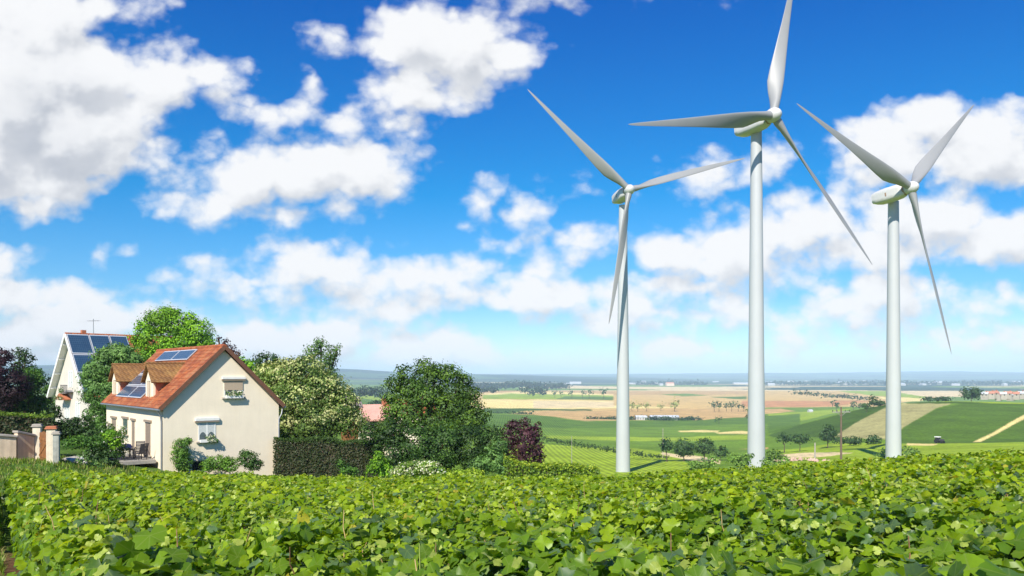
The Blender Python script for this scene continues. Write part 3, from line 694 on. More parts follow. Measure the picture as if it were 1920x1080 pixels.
def build_white_house():
    O = Vector((-46.2, 80.6, -4.7)); Wd, Ln = 8.0, 10.5; ev, rg, ov = 3.1, 8.62, .45
    h = thing('white_house', 'tall white gabled house covered with solar panels, behind the willowy tree at left', 'house', O, math.radians(-40.8))
    b = MB(); gable_wall(b, Wd, ev+.3, rg-.2, 0, Ln, -2); b.obj('wall', M_WHITEW, h)
    sl_ = (rg-ev)/(Wd/2+ov-.4); xo = ov-.4
    ys0, ys1 = -.55, Ln+.3
    right = lambda x, y, hh=0: Vector((x, y, rg-(x-Wd/2)*sl_))+Vector((sl_, 0, 1)).normalized()*hh
    left = lambda x, y, hh=0: Vector((x, y, rg-(Wd/2-x)*sl_))+Vector((-sl_, 0, 1)).normalized()*hh
    r = roof_slab(h, right(Wd+.55, ys0), right(Wd+.55, ys1), right(Wd/2, ys1), right(Wd/2, ys0), .12, M_TILE)
    r2 = roof_slab(h, left(-.55, ys0), left(-.55, ys1), left(Wd/2, ys1), left(Wd/2, ys0), .12, M_TILE)
    roof_slab(r2, left(-.5, ys0+.02, -.05), left(-.5, ys1-.02, -.05), left(Wd/2, ys1-.02, -.05), left(Wd/2, ys0+.02, -.05), .04, M_WHITE, 'soffit')
    b = MB().beam(right(Wd+.55, ys0-.03, .03), right(Wd/2, ys0-.03, .03), .08, .28).beam(left(-.55, ys0-.03, .03), left(Wd/2, ys0-.03, .03), .08, .28)
    for i in range(4):
        x = .2+i*1.05; b.beam(left(x, ys0, -.10), left(x, .0, -.10), .12, .14)
    b.obj('bargeboard', M_WHITE, r)
    MB().tube([(Wd/2, ys0, rg+.1), (Wd/2, ys1, rg+.1)], .13, 8).obj('ridge_tiles', M_TILE, r, smooth=True)
    MB().box(Wd/2-.9, Wd/2-.5, 1.2, 1.6, rg-1.3, rg+.55).obj('chimney', M_TERRA, r)
    a = MB().tube([(Wd/2-.3, 2.2, rg-.5), (Wd/2-.3, 2.2, rg+1.7)], .03, 6)
    a.tube([(Wd/2-.8, 1.9, rg+1.5), (Wd/2+.3, 2.5, rg+1.5)], .018, 5)
    for k in range(5): a.tube([(Wd/2-.75+k*.25-.15, 1.93+k*.14+.25, rg+1.5), (Wd/2-.75+k*.25+.15, 1.93+k*.14-.25, rg+1.5)], .012, 4)
    a.obj('aerial', M_ZINC, r)
    for (ya, yb) in ((-.5, 1.5), (1.57, 3.42), (3.5, 5.2)):
        for (xa, xb) in ((4.04, 5.45), (5.5, 6.8), (6.85, 8.2)): solar_panel(h, right, ya, yb, xa, xb)
    def win(x0, x1, z0, z1, mat=M_CURT):
        o = MB().box(x0, x1, -.012, .1, z0, z1).obj('window', mat, h)
        MB().box(x0-.1, x0, -.04, -.001, z0-.1, z1+.1).box(x1, x1+.1, -.04, -.001, z0-.1, z1+.1).box(x0, x1, -.04, -.001, z1, z1+.1).box((x0+x1)/2-.04, (x0+x1)/2+.04, -.03, -.013, z0, z1).obj('frame', M_WHITE, o)
        return o
    o = win(3.5, 4.35, 3.5, 5.0); 
    bl = MB().box(2.9, 4.6, -.62, -.001, 2.95, 3.05)
    for k in range(9): bl.tube([(2.95+k*.2, -.58, 3.05), (2.95+k*.2, -.58, 3.7)], .02, 5)
    bl.tube([(2.9, -.58, 3.7), (4.6, -.58, 3.7)], .03, 6).obj('balcony', M_PLAST, h)
    flowers(h, 2.95, 3.7, -.7, 3.0, .5, n=120, white=.15)
    win(2.6, 3.6, .4, 2.1); win(5.2, 6.1, .5, 2.0)
    MB().prism([(2.2, 2.35), (3.1, 2.9), (4.0, 2.35), (4.0, 2.25), (2.2, 2.25)], 'y', -.8, -.002).obj('porch_hood', M_TERRA, h)
    flowers(h, 2.2, 4.0, -.9, 2.3, .45, n=150, white=.3)
    # low extension in front of the long side
    e = thing('extension', None, None); del_keys(e); e.parent = h
    MB().prism([(Wd+.03, -2), (Wd+2.8, -2), (Wd+2.8, 2.0), (Wd+.03, 2.9)], 'y', -.2, 4.6).obj('wall', M_WHITEW, e)
    roof_slab(e, (Wd+3.05, -.4, 1.98), (Wd+3.05, 4.9, 1.98), (Wd+.03, 4.9, 3.02), (Wd+.03, -.4, 3.02), .1, M_TILE)
    MB().box(Wd+1.0, Wd+1.8, -.214, -.202, .2, 1.7).obj('window', M_SHUTD, e)
    MB().box(Wd+2.801, Wd+2.83, .8, 2.0, .2, 1.6).obj('window', M_SHUTD, e)
    return h
build_white_house()

# ------------------------------------------------------------------ garden furniture, walls, gate
def chair(name, label, loc, rz, recl=.25, group=None):
    r = thing(name, label, 'chair', loc, rz, group)
    MB().box(-.28, .28, -.26, .28, .38, .44).obj('seat', M_PLAST, r, bevel=.01)
    b = MB()
    b.beam((-.26, .26, .42), (-.26, .26+recl, 1.05), .04, .04).beam((.26, .26, .42), (.26, .26+recl, 1.05), .04, .04).beam((-.26, .26+recl, 1.04), (.26, .26+recl, 1.04), .05, .05)
    for i in range(6): b.beam((-.25, .26+recl*(i+.6)/6.4, .5+.55*i/6), (.25, .26+recl*(i+.6)/6.4, .5+.55*i/6), .02, .07)
    b.obj('backrest', M_PLAST, r)
    for sx in (-1, 1):
        MB().beam((sx*.29, -.26, .64), (sx*.29, .36, .66), .05, .04).obj('armrest', M_PLAST, r)
        for sy in (-1, 1): MB().beam((sx*.27, sy*.25, 0), (sx*.27, sy*.24, .40 if sy > 0 else .63), .04, .04).obj('leg', M_PLAST, r)
    return r
dz = 1.30
chair('garden_chair', 'dark wicker garden chair reclined furthest back, near the shutter door on the terrace', house_pt(-.9, 4.6, dz-.2), math.radians(40+60), .42)
chair('garden_chair', 'dark garden chair with its back to the house corner downpipe on the terrace', house_pt(-.9, 1.7, dz-.2), math.radians(40+200), .22)
chair('garden_chair', 'dark garden chair in the middle of the terrace, behind the blue cushion', house_pt(-.6, 2.9, dz-.2), math.radians(40-20), .2)
t_ = thing('garden_table', 'low dark garden table between the chairs on the terrace', 'table', house_pt(-1.3, 3.3, dz-.2), math.radians(40))
MB().box(-.35, .35, -.55, .55, .56, .61).obj('tabletop', M_PLAST, t_, bevel=.01)
for sx in (-1, 1):
    for sy in (-1, 1): MB().beam((sx*.3, sy*.5, 0), (sx*.3, sy*.5, .56), .05, .05).obj('leg', M_PLAST, t_)
tag(MB().prism([(-.25, 0), (.25, 0), (.28, .1), (.2, .3), (-.2, .3), (-.28, .1)], 'y', -.2, .2).obj('cushion', M_BLUEP, loc=house_pt(-1.3, 3.3, dz-.2+.615), rz=.9, bevel=.03), 'blue cushion lying on the low dark table of the terrace', 'cushion')
def planter(loc, label, w=.9, d=.4, hh=.5, rz=0, group=None):
    r = thing('planter', label, 'planter', loc, rz, group)
    b = MB(); b.box(-w/2, w/2, -d/2, d/2, 0, hh).box(-w/2-.03, w/2+.03, -d/2-.03, d/2+.03, hh, hh+.05); b.obj('trough', M_PLAST, r, bevel=.008)
    k = 140; pos = np.stack([rng.uniform(-w/2, w/2, k), rng.uniform(-d/2, d/2, k), hh+rng.uniform(0, .35, k)], -1)
    c = np.array(GREEN)[rng.integers(0, 3, k)]; V, Fs = instance(QT, QF, pos, rot_from(rng.normal(size=(k, 3)), rng.uniform(0, 6, k)), np.full(k, .14))
    link('plant', np_mesh('planting', V, Fs, [M_LEAF], col=np.repeat(c, 4, 0)), r)
planter(house_pt(-1.75, 5.9, dz-.2), 'black square planter on the far end of the terrace', .8, .5, .55, math.radians(130))
planter(house_pt(-1.9, 4.6, dz-.2), 'long black trough planter on the front edge of the terrace', 1.2, .35, .35, math.radians(130))
# pot with white top by the canopy
gp = thing('plant_pot', 'small red pot with white lid on the ground under the side canopy', 'pot', house_pt(7.85, -.35, 0.12))
MB().tube([(0,0,-.6),(0,0,.06),(0,0,.32),(0,0,.34)], [.14,.16,.22,.20], 12).obj('pot', M_TERRA, gp, smooth=True)
MB().tube([(0,0,.345),(0,0,.46),(0,0,.52)], [.20,.13,.03], 12).obj('lid', M_WHITE, gp, smooth=True)

def wall_seg(px0, px1, Y0, Y1, top0, top1, label, group=None):
    a = G(px0, Y0); b_ = G(px1, Y1); L = math.hypot(b_.x-a.x, b_.y-a.y); rz = math.atan2(b_.y-a.y, b_.x-a.x)
    r = thing('garden_wall', label, 'wall', a, rz, group)
    h0 = P(px0, top0, Y0).z-a.z; h1 = P(px1, top1, Y1).z-a.z; zb = b_.z-a.z-.8
    MB().prism([(0, -.8), (L, zb), (L, h1-.12), (0, h0-.12)], 'y', -.13, .13).obj('wall', material('wall_render', (.76, .60, .43), .9, .15, 2, .4, streak=.25), r)
    MB().prism([(-.05, h0-.118), (L+.05, h1-.118), (L+.05, h1), (-.05, h0)], 'y', -.21, .21).obj('coping', M_STONE, r, bevel=.02)
wall_seg(-60, 29, 38, 39.5, 808, 816, 'low rendered wall stretch with flat coping at the left edge below the clipped hedge')
wall_seg(30, 61, 39.6, 40.4, 807, 814, 'taller rendered wall stretch joined to the left gate pillar')
def pillar(px, Y, top, w, label, cap, col, capr=None):
    a = G(px, Y); h_ = P(px, top, Y).z-a.z
    r = thing('gate_pillar', label, 'gate pillar', a, .35)
    MB().box(-w/2, w/2, -w/2, w/2, -.6, h_-.14).obj('shaft', col, r, bevel=.015)
    MB().box(-w/2-.06, w/2+.06, -w/2-.06, w/2+.06, h_-.139, h_-.07).box(-w/2-.02, w/2+.02, -w/2-.02, w/2+.02, h_-.069, h_).obj('cap', cap, r, bevel=.01)
M_PIL = material('pillar_render', (.76, .66, .51), .9, .12, 3, .4, streak=.2)
pillar(70, 40.6, 795, .36, 'cream gate pillar with grey stone cap left of the brown gate', M_STONE, M_PIL)
pillar(97, 38.6, 799, .40, 'cream gate pillar with orange tile cap right of the brown gate', M_TERRA, M_PIL)
pillar(106, 38.0, 809, .26, 'thin weathered grey post beside the orange capped pillar', M_STONE, material('weathered_grey', (.42, .42, .37), .9, .25, 4, .4, streak=.4))
def gate():
    a = G(75, 40.4); b_ = G(91, 38.9); L = math.hypot(b_.x-a.x, b_.y-a.y); r = thing('garden_gate', 'brown wooden plank gate closed between two cream pillars', 'gate', a, math.atan2(b_.y-a.y, b_.x-a.x))
    n = 9
    pan = MB()
    for i in range(n): pan.box(L*i/n+.008, L*(i+1)/n-.008, -.02, .02, -.1, P(80, 808, 40).z-a.z-.1*abs(i-4)/4)
    pan.obj('plank_panel', M_WOOD, r)
    MB().box(0, L, -.045, -.021, .25, .36).box(0, L, -.045, -.021, 1.1, 1.21).beam((.02, -.033, .3), (L-.02, -.033, 1.15), .02, .09).obj('rails', M_WOOD, r)
    MB().tube([(L*.2, -.09, .75), (L*.2, -.09, .92)], .015, 6).box(L*.2-.02, L*.2+.02, -.09, -.022, .74, .76).box(L*.2-.02, L*.2+.02, -.09, -.022, .91, .93).obj('handle', M_ZINC, r)
gate()
def rock(px, Y, s, label):
    import bmesh
    bm = bmesh.new(); bmesh.ops.create_icosphere(bm, subdivisions=3, radius=1)
    for v in bm.verts:
        n = math.sin(v.co.x*3+px)*.12+math.sin(v.co.y*4.3+px*2)*.1+math.sin(v.co.z*5+px)*.08; v.co *= 1+n
        v.co.x *= s; v.co.y *= s*.8; v.co.z *= s*.5
    me = bpy.data.meshes.new('rock'); bm.to_mesh(me); bm.free(); me.materials.append(M_STONE)
    tag(link('rock', me, loc=G(px, Y, s*.15), rz=px), label, 'rock')
rock(136, 43, .55, 'large pale rock lying in the grass right of the grey post'); rock(150, 42, .4, 'smaller pale rock beside the large one near the gate')
rock(262, 44.5, .5, 'pinkish round boulder in front of the terrace')

# ------------------------------------------------------------------ wind turbines
M_TURB = material('turbine_white', (.46, .475, .49), .42, .03, .15, spec=.5, streak=.03)
M_BLADE = material('blade_grey', (.27, .275, .275), .45, .04, .15, spec=.5)
M_TURBN = material('nacelle_white', (.58, .58, .575), .42, .05, .5, streak=.08)
M_JOINT = material('joint_brown', (.30, .20, .13), .6, .2, 2)
def turbine(label, base_px, base_py, hub_px, hub_py, Y, yaw, tilt, phase, R, rb, rt, tower_top_px, pitch=.25):
    hub = P(hub_px, hub_py, Y); nose = Vector((math.cos(tilt)*math.sin(yaw), -math.cos(tilt)*math.cos(yaw), math.sin(tilt)))
    # the tower stands on the ground under the middle of the nacelle
    tp = P(tower_top_px[0], tower_top_px[1], Y); back = (hub-tp); 
    dist = (hub.x-tp.x)/max(.15, nose.x); ty = hub.y-nose.y*dist
    base = Vector((tp.x*ty/Y, ty, 0)); gzb = gzf(base.x, base.y); base.z = gzb
    r = thing('wind_turbine', label, 'wind turbine', base, group='white wind turbines')
    top = (HOR-tower_top_px[1])/F*ty-gzb
    n = 40; prof = [(z, rb+(rt-rb)*(z/top)**1.0) for z in np.linspace(-3, top, 14)]
    MB().tube([(0, 0, z) for z, _ in prof], [q for _, q in prof], n).obj('tower', M_TURB, r, smooth=True)
    for k in (.34, .68): pass
    H = hub-base; N = nose; e1 = Vector((0, 0, 1)).cross(N).normalized(); e2 = N.cross(e1)
    fr = Matrix((e1, e2, N)).transposed()      # columns e1,e2,N
    def tr(b): b.v = [tuple(H+fr @ Vector(v)) for v in b.v]; return b
    # nacelle: rounded box lofted along the axis behind the hub
    k = R/45.0; sec = [(-1.3, .8, 1.0, 0), (-1.9, 1.35, 1.45, 0), (-3.2, 1.75, 1.75, .05), (-6.5, 1.85, 1.85, .10), (-9.2, 1.75, 1.7, .18), (-10.6, 1.55, 1.4, .28), (-10.9, 1.1, 1.0, .3)]
    m_ = 20; b = MB(); vs = []; fs = []
    for (z, w_, h_, o_) in sec:
        for i in range(m_):
            a = 2*math.pi*i/m_; ca, sa = math.cos(a), math.sin(a); p = 9.0
            rr = (abs(ca)**p+abs(sa)**p)**(-1/p); vs.append((w_*k*rr*ca, (h_*rr*sa+o_)*k, z*k))
    for s_ in range(len(sec)-1):
        for i in range(m_): fs.append((s_*m_+i, s_*m_+(i+1) % m_, (s_+1)*m_+(i+1) % m_, (s_+1)*m_+i))
    fs += [tuple(range(m_)), tuple(range((len(sec)-1)*m_, len(sec)*m_))]
    b.add(vs, fs); nac = tr(b).obj('nacelle', M_TURBN, r, smooth=True)
    tr(MB().tube([(0, 0, -1.32*k), (0, 0, -1.9*k)], [1.42*k, 1.42*k], 24)).obj('bearing_ring', M_JOINT, nac, smooth=True)
    tr(MB().tube([(.3*k, 1.8*k, -9*k), (.3*k, 3.0*k, -9*k)], .06*k, 6).tube([(-.2*k, 3.0*k, -9*k), (.8*k, 3.0*k, -9*k)], .05*k, 6)).obj('wind_vane', M_ZINC, nac)
    s0 = 1.86*k
    tr(MB().box(-s0-.02, s0+.02, -.5*k, .5*k, -6.4*k, -6.0*k)).obj('side_vent', M_JOINT, nac)
    # spinner
    prof = [(-1.3, 1.35), (-.6, 1.62), (.3, 1.65), (1.0, 1.45), (1.6, 1.05), (2.0, .55), (2.12, .06)]
    hb = tr(MB().tube([(0, 0, z*k) for z, _ in prof], [q*k for _, q in prof], 24)).obj('hub', M_TURBN, r, smooth=True)
    # blades
    def blade_mesh():
        st = [(.02, 1.0, 1.0), (.05, 1.0, 1.0), (.09, 1.25, .72), (.14, 1.85, .42), (.20, 2.15, .29), (.28, 2.0, .23), (.40, 1.65, .19), (.55, 1.25, .17), (.70, .92, .15), (.84, .62, .14), (.94, .38, .13), (.985, .20, .13), (1.0, .05, .12)]
        m2 = 18; vs = []; fs = []
        for (s_, ch, th) in st:
            ch = ch*(.86 if s_ > .1 else 1)
            tw = 1.15*pitch*4*max(0, (1-s_))**2.2+.06; c_ = ch*k*1.0
            for i in range(m2):
                a = 2*math.pi*i/m2; x = math.cos(a); y = math.sin(a)
                w = 1-min(1, max(0, (s_-.05)/.12))
                yy = y*c_*th*(1 if w == 1 else (.75+.25*x) if True else 1)
                xx = x*c_-(1-w)*c_*.35
                X_ = xx*math.cos(tw)-yy*math.sin(tw); Z_ = xx*math.sin(tw)+yy*math.cos(tw)
                vs.append((X_, s_*R, Z_+R*.012*s_*s_))
        for q in range(len(st)-1):
            for i in range(m2): fs.append((q*m2+i, q*m2+(i+1) % m2, (q+1)*m2+(i+1) % m2, (q+1)*m2+i))
        fs += [tuple(range(m2)), tuple(range((len(st)-1)*m2, len(st)*m2))]
        b = MB(); b.add(vs, fs); return b.mesh('blade', M_BLADE, True)
    bm_ = blade_mesh()
    for j in range(3):
        a = phase+j*2.0944-math.pi/2
        o = link('blade', bm_, r); rot = (fr @ Matrix.Rotation(a, 3, 'Z')).to_4x4()
        o.matrix_local = Matrix.Translation(H) @ rot
    return r
turbine('tallest wind turbine, the middle one, its upper blade cut off by the picture edge', 1423, 878, 1450, 216, 180, .537, .110, 1.265, 44.1, 2.05, 1.25, (1418, 246))
turbine('wind turbine left of the others, one blade hanging down across its own tower', 1167, 890, 1180, 356, 220, .28, .12, 2.403, 38.7, 2.02, 1.12, (1168, 385))
turbine('wind turbine right of the others, its long nacelle pointing to the left of the tower', 1679, 857, 1708, 352, 220, .526, .13, 2.789, 47.2, 2.12, 1.45, (1675, 378))

# ------------------------------------------------------------------ trees and shrubs round the houses
plant('purple_tree', 'dark purple leaved tree at the left edge of the photo', 'tree', 84, [(0,700,34,40),(25,725,28,32),(-10,745,50,32),(8,668,16,16)], [(.010,.005,.008),(.024,.010,.014),(.045,.018,.024)], dens=1.1)
plant('conifer', 'dark blue green conifer behind the purple tree', 'tree', 92, [(48,668,14,14),(42,690,22,16),(55,712,22,20),(52,740,24,25),(35,660,8,8)], DARK, dens=.8)
plant('leafy_tree', 'broad mid green tree mass behind the clipped hedge at left', 'tree', 88, [(75,735,28,34),(30,760,45,28),(85,765,20,26),(65,705,15,18),(-20,765,50,28)], GREEN, dens=1.2)
plant('tall_tree', 'tall bright green broadleaf tree rising behind the cream house', 'tree', 76,
      [(300,600,30,24),(335,610,34,26),(370,622,30,24),(275,615,20,20),(290,640,38,22),(345,650,45,20),(385,640,22,18),(318,590,20,15),(355,600,16,14),(262,640,13,13),(320,670,60,22)], BRIGHT, dens=1.15, clump=.2)
plant('willowy_tree', 'rounded soft grey green tree between the two houses', 'tree', 66,
      [(205,690,36,36),(190,735,32,42),(215,665,28,20),(235,672,26,24),(178,705,22,28),(185,780,24,28),(215,740,25,40),(250,680,18,18)], OLIVE, dens=1.2, size=.16, elong=1.5, up=-.1)
plant('leafy_shrub', 'bright green young tree peeping over the right roof slope', 'tree', 72, [(460,690,18,22),(480,712,18,25),(448,712,16,20)], BRIGHT, dens=1)
plant('purple_sapling', 'dark purple sapling with sparse branches above the ridge end', 'tree', 74, [(420,642,10,9),(432,655,12,9),(440,668,10,8),(410,634,5,5),(448,662,6,4)], PURPLE, dens=.45)
plant('round_tree', 'dark rounded tree top behind the cream flowering tree', 'tree', 130, [(500,676,26,16),(478,690,22,14),(522,690,18,14),(500,705,45,18)], DARK, dens=1.1)
plant('birch', 'tall airy birch standing behind the cream flowering tree', 'tree', 80,
      [(602,648,12,18),(585,662,15,16),(620,668,12,20),(605,690,26,22),(572,672,12,10),(632,655,6,10),(612,720,25,25),(590,700,20,20)], [(.03,.07,.015),(.06,.12,.025),(.10,.17,.04)], dens=.75, clump=.22)
def cream_extra(L):
    top = [(x, y, z+r3*.30, r1*.98, r2*.98, r3*.78) for (x, y, z, r1, r2, r3) in L]
    return [(top, [(.24,.30,.09),(.36,.39,.15),(.48,.48,.24)], .18, .50)]
plant('flowering_tree', 'large tree covered in cream blossom beside the cream house', 'tree', 61,
      [(530,715,42,36),(575,705,40,34),(610,735,42,38),(560,755,60,40),(640,765,35,34),(510,745,30,34),(600,790,65,34),(660,795,34,26),(545,690,28,20),(540,800,40,28),(500,700,22,18)],
      [(.03,.07,.012),(.07,.13,.02),(.14,.20,.04)], dens=.9, extra=cream_extra, clump=.18)
plant('small_conifer', 'slim dark conifer right of the cream flowering tree', 'tree', 78, [(640,742,12,14),(645,765,16,22),(655,735,6,12)], DARK, dens=.9)
plant('walnut_tree', 'big dark green spreading tree with a domed crown in the centre of the garden', 'tree', 58,
      [(800,690,26,17),(765,702,22,17),(838,700,24,17),(815,715,32,22),(740,722,20,16),(775,728,28,20),(865,715,20,15),(855,735,28,18),(735,745,18,16),(760,755,28,20),(885,738,17,13),(805,745,34,24),(840,760,32,22),(880,762,24,16),(900,782,20,14),(770,780,34,24),(820,790,40,24),(735,775,20,18),(870,795,34,22),(728,800,20,18)],
      [(.022,.050,.008),(.045,.095,.012),(.10,.175,.018)], dens=1.15, size=.17, clump=.30)
plant('garden_bush', 'brighter green leafy bush in front of the big domed tree', 'shrub', 55, [(835,805,26,18),(855,822,20,16),(812,818,18,14)], [(.04,.09,.01),(.09,.17,.015),(.14,.25,.02)], dens=1.1, size=.14, clump=.3, trunk=False)
plant('garden_bush', 'green leafy bush between the pink roof and the big domed tree', 'shrub', 55.5, [(730,812,24,16),(708,822,20,14),(748,828,18,12)], [(.04,.09,.01),(.08,.16,.015),(.13,.23,.02)], dens=1.1, size=.14, clump=.3, trunk=False)
plant('broad_shrub', 'dark green broad shrub mass under the big domed tree, right of the hedge', 'shrub', 54,
      [(730,810,32,32),(775,830,42,38),(830,835,50,42),(880,835,42,42),(740,850,40,32),(920,825,26,34),(800,865,60,26),(900,865,36,26),(690,812,16,18)],
      [(.014,.035,.008),(.03,.07,.012),(.06,.12,.02)], dens=1.1, size=.15)
plant('feathery_shrub', 'mid green feathery shrub just left of the purple bush', 'shrub', 50.5, [(925,860,26,24),(938,835,16,22),(905,872,24,16),(945,878,22,12)], OLIVE, dens=1.0, size=.14, trunk=False)
plant('plum_bush', 'reddish purple leaved bush at the right end of the garden shrubs', 'shrub', 52,
      [(985,830,28,32),(960,815,20,24),(1000,815,16,18),(950,850,20,22),(990,855,24,18),(965,797,10,12),(985,792,8,10),(1008,800,5,10),(1012,850,8,20)], PLUM, dens=.95, size=.14)
plant('young_tree', 'bright green upright shrub in front of the dark hedge', 'shrub', 47, [(712,868,16,16),(700,880,14,12),(722,882,14,12),(712,855,8,10)], BRIGHT, dens=1.1, size=.12, trunk=False)
def pale_extra(L):
    return [([(x, y, z+r3*.2, r1, r2, r3*.9) for (x, y, z, r1, r2, r3) in L], [(.5,.5,.30),(.66,.62,.42)], .12, .35)]
plant('blossoming_shrub', 'low shrub with pale cream blossom at the foot of the garden trees', 'shrub', 46, [(770,880,30,14),(800,878,26,15),(745,886,14,9),(822,886,18,9)], [(.07,.14,.02),(.16,.25,.03)], dens=1, size=.11, trunk=False, extra=pale_extra)
plant('low_shrub', 'low yellow green shrub between the pale blossom shrub and the feathery shrub', 'shrub', 46, [(855,890,26,9),(885,888,22,9)], YEL, dens=1, size=.11, trunk=False)
def hedge_box(name, label, px0, px1, Y0, Y1, t0, t1, thick, cols, topcols, size=.13, dens=1.0, below=.3):
    """clipped hedge: leaves over the faces of a long block"""
    a = G(px0, Y0); b_ = G(px1, Y1); L = math.hypot(b_.x-a.x, b_.y-a.y); rz = math.atan2(b_.y-a.y, b_.x-a.x)
    h0 = P(px0, t0, Y0).z-a.z; h1 = P(px1, t1, Y1).z-a.z; zb = b_.z-a.z
    hm = (h0+h1-zb)/2; n1 = int(L*(hm+.5)*dens*2.2/(size*size*.4)); n2 = int(L*thick*dens*2.6/(size*size*.4)); n3 = int(n1*.35)
    def seg(n, f):
        t = rng.uniform(0, 1, n); s = rng.uniform(0, 1, n); base = zb*t; top = h0+(h1-h0)*t+(hashn(t*L*1.1, t*0+.3, px0)-.5)*.34+(hashn(t*L*.35, t*0+.7, px0)-.5)*.4; pos = np.zeros((n, 3)); pos[:, 0] = t*L
        if f == 'f': pos[:, 1] = -thick/2+rng.normal(0, .06, n)+(hashn(t*L*1.6, s*2, 7)-.5)*.25; pos[:, 2] = base-below+(top-base+below)*s; nn = np.array([0, -1, .35])
        elif f == 't': pos[:, 1] = (s-.5)*thick*1.08; pos[:, 2] = top+rng.normal(0, .06, n); nn = np.array([0, -.1, 1])
        else: pos[:, 1] = thick/2+rng.normal(0, .06, n); pos[:, 2] = base-below+(top-base+below)*s; nn = np.array([0, 1, .35])
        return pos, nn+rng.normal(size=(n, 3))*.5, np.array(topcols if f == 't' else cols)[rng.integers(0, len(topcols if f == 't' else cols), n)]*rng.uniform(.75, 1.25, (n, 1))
    D = [seg(n1, 'f'), seg(n2, 't'), seg(n3, 'b')]
    pos = np.concatenate([d[0] for d in D]); nn = np.concatenate([d[1] for d in D]); c = np.concatenate([d[2] for d in D])
    V, Fs = instance(QT, QF, pos, rot_from(nn, rng.uniform(0, 6.28, len(pos))), size*rng.uniform(.7, 1.4, len(pos)))
    r = thing(name, label, 'hedge', a, rz)
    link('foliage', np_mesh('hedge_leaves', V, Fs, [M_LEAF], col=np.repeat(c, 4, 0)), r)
    MB().prism([(.1, -.4), (L-.1, zb-.4), (L-.1, h1-.15), (.1, h0-.15)], 'y', -thick/2+.12, thick/2-.12).obj('stems', M_BARK, r)
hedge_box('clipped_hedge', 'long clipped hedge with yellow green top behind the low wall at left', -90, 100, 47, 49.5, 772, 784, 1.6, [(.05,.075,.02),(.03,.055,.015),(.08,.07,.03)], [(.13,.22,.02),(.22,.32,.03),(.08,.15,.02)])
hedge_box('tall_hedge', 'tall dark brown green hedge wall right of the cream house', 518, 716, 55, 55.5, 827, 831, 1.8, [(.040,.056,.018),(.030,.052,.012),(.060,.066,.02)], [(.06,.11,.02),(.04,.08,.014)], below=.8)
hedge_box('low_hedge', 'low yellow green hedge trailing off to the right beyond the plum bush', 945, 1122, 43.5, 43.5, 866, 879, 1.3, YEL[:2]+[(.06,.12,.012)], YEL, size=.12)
plant('dark_shrub', 'dark rounded clipped shrub behind the orange capped pillar', 'shrub', 50, [(125,805,28,20),(150,800,22,20),(105,800,14,14),(168,815,18,18)], DARK, dens=1.2, size=.13, trunk=False)
plant('dark_shrub', 'dark green low shrub on the lawn below the white house extension', 'shrub', 47, [(150,828,24,12),(180,830,20,14),(128,832,14,9)], GREEN, dens=1.1, size=.13, trunk=False)
plant('slim_shrub', 'slim black green clipped shrub, left one of the pair by the white wall', 'shrub', 66, [(101,763,4,7),(100,775,5,9)], DARK[:2], dens=1.6, size=.12, trunk=False)
plant('slim_shrub', 'slim black green clipped shrub, right one of the pair by the white wall', 'shrub', 66, [(109,768,4,6),(109,778,5,8)], DARK[:2], dens=1.6, size=.12, trunk=False)
def rose_extra(L): return [(L, [(.75,.74,.62),(.8,.78,.7)], .13, .07)]
plant('rose_bush', 'leafy bush with scattered white roses against the front of the cream house', 'shrub', 50.5, [(210,822,22,20),(190,835,20,18),(222,840,14,18),(198,805,14,14),(175,850,18,14)], GREEN, dens=1.05, size=.13, trunk=False, extra=rose_extra)
plant('dark_bush', 'dark green bush left of the terrace in front of the rose bush', 'shrub', 47, [(185,855,22,18),(205,862,18,14),(168,862,14,12)], [(.02,.05,.012),(.05,.10,.02)], dens=1.1, size=.13, trunk=False)
plant('lilac_shrub', 'bright green young shrub by the white flowers of the front wall', 'shrub', 49.5, [(205,815,14,10),(215,830,12,10)], BRIGHT, dens=1, size=.13, trunk=False)
plant('flower_shrub', 'wispy shrub with small white flowers at the edge of the vines near the rocks', 'shrub', 41, [(160,868,18,8),(180,874,12,6),(150,862,6,8)], OLIVE, dens=.7, size=.10, trunk=False, extra=rose_extra)
plant('upright_bush', 'upright green bush against the left part of the cream gable wall', 'shrub', 50.2, [(341,838,15,17),(338,856,17,18),(345,870,17,16),(352,826,8,7)], [(.03,.08,.012),(.07,.15,.018),(.12,.22,.03)], dens=1.1, size=.11, trunk=False)
plant('round_bush', 'wide light green bush in the middle of the gable wall foot', 'shrub', 51, [(410,868,26,15),(432,872,20,14),(392,874,14,11)], [(.06,.13,.015),(.11,.22,.02)], dens=1.1, size=.11, trunk=False)
plant('dark_round_bush', 'darker round bush near the right corner of the gable wall', 'shrub', 51.5, [(467,863,20,17),(478,872,14,12),(460,850,10,8)], [(.02,.055,.01),(.05,.10,.015)], dens=1.1, size=.11, trunk=False)
plant('left_bush', 'loose green bush at the foot of the tall hedge', 'shrub', 49, [(648,880,14,10),(662,884,12,8),(640,868,7,9)], GREEN, dens=.9, size=.11, trunk=False)
plant('slope_shrub', 'light green shrub beside the base of the nearest turbine, on its left', 'shrub', 150, [(1318,870,18,11),(1336,864,10,10),(1302,873,10,9)], [(.07,.13,.025), (.12,.21,.035), (.18,.29,.05)], dens=1, trunk=False)
plant('slope_shrub', 'loose green shrub immediately left of the nearest turbine tower', 'shrub', 140, [(1388,866,18,12),(1374,858,9,7),(1402,856,10,8)], [(.07,.13,.025), (.12,.21,.035), (.18,.29,.05)], dens=1, trunk=False)
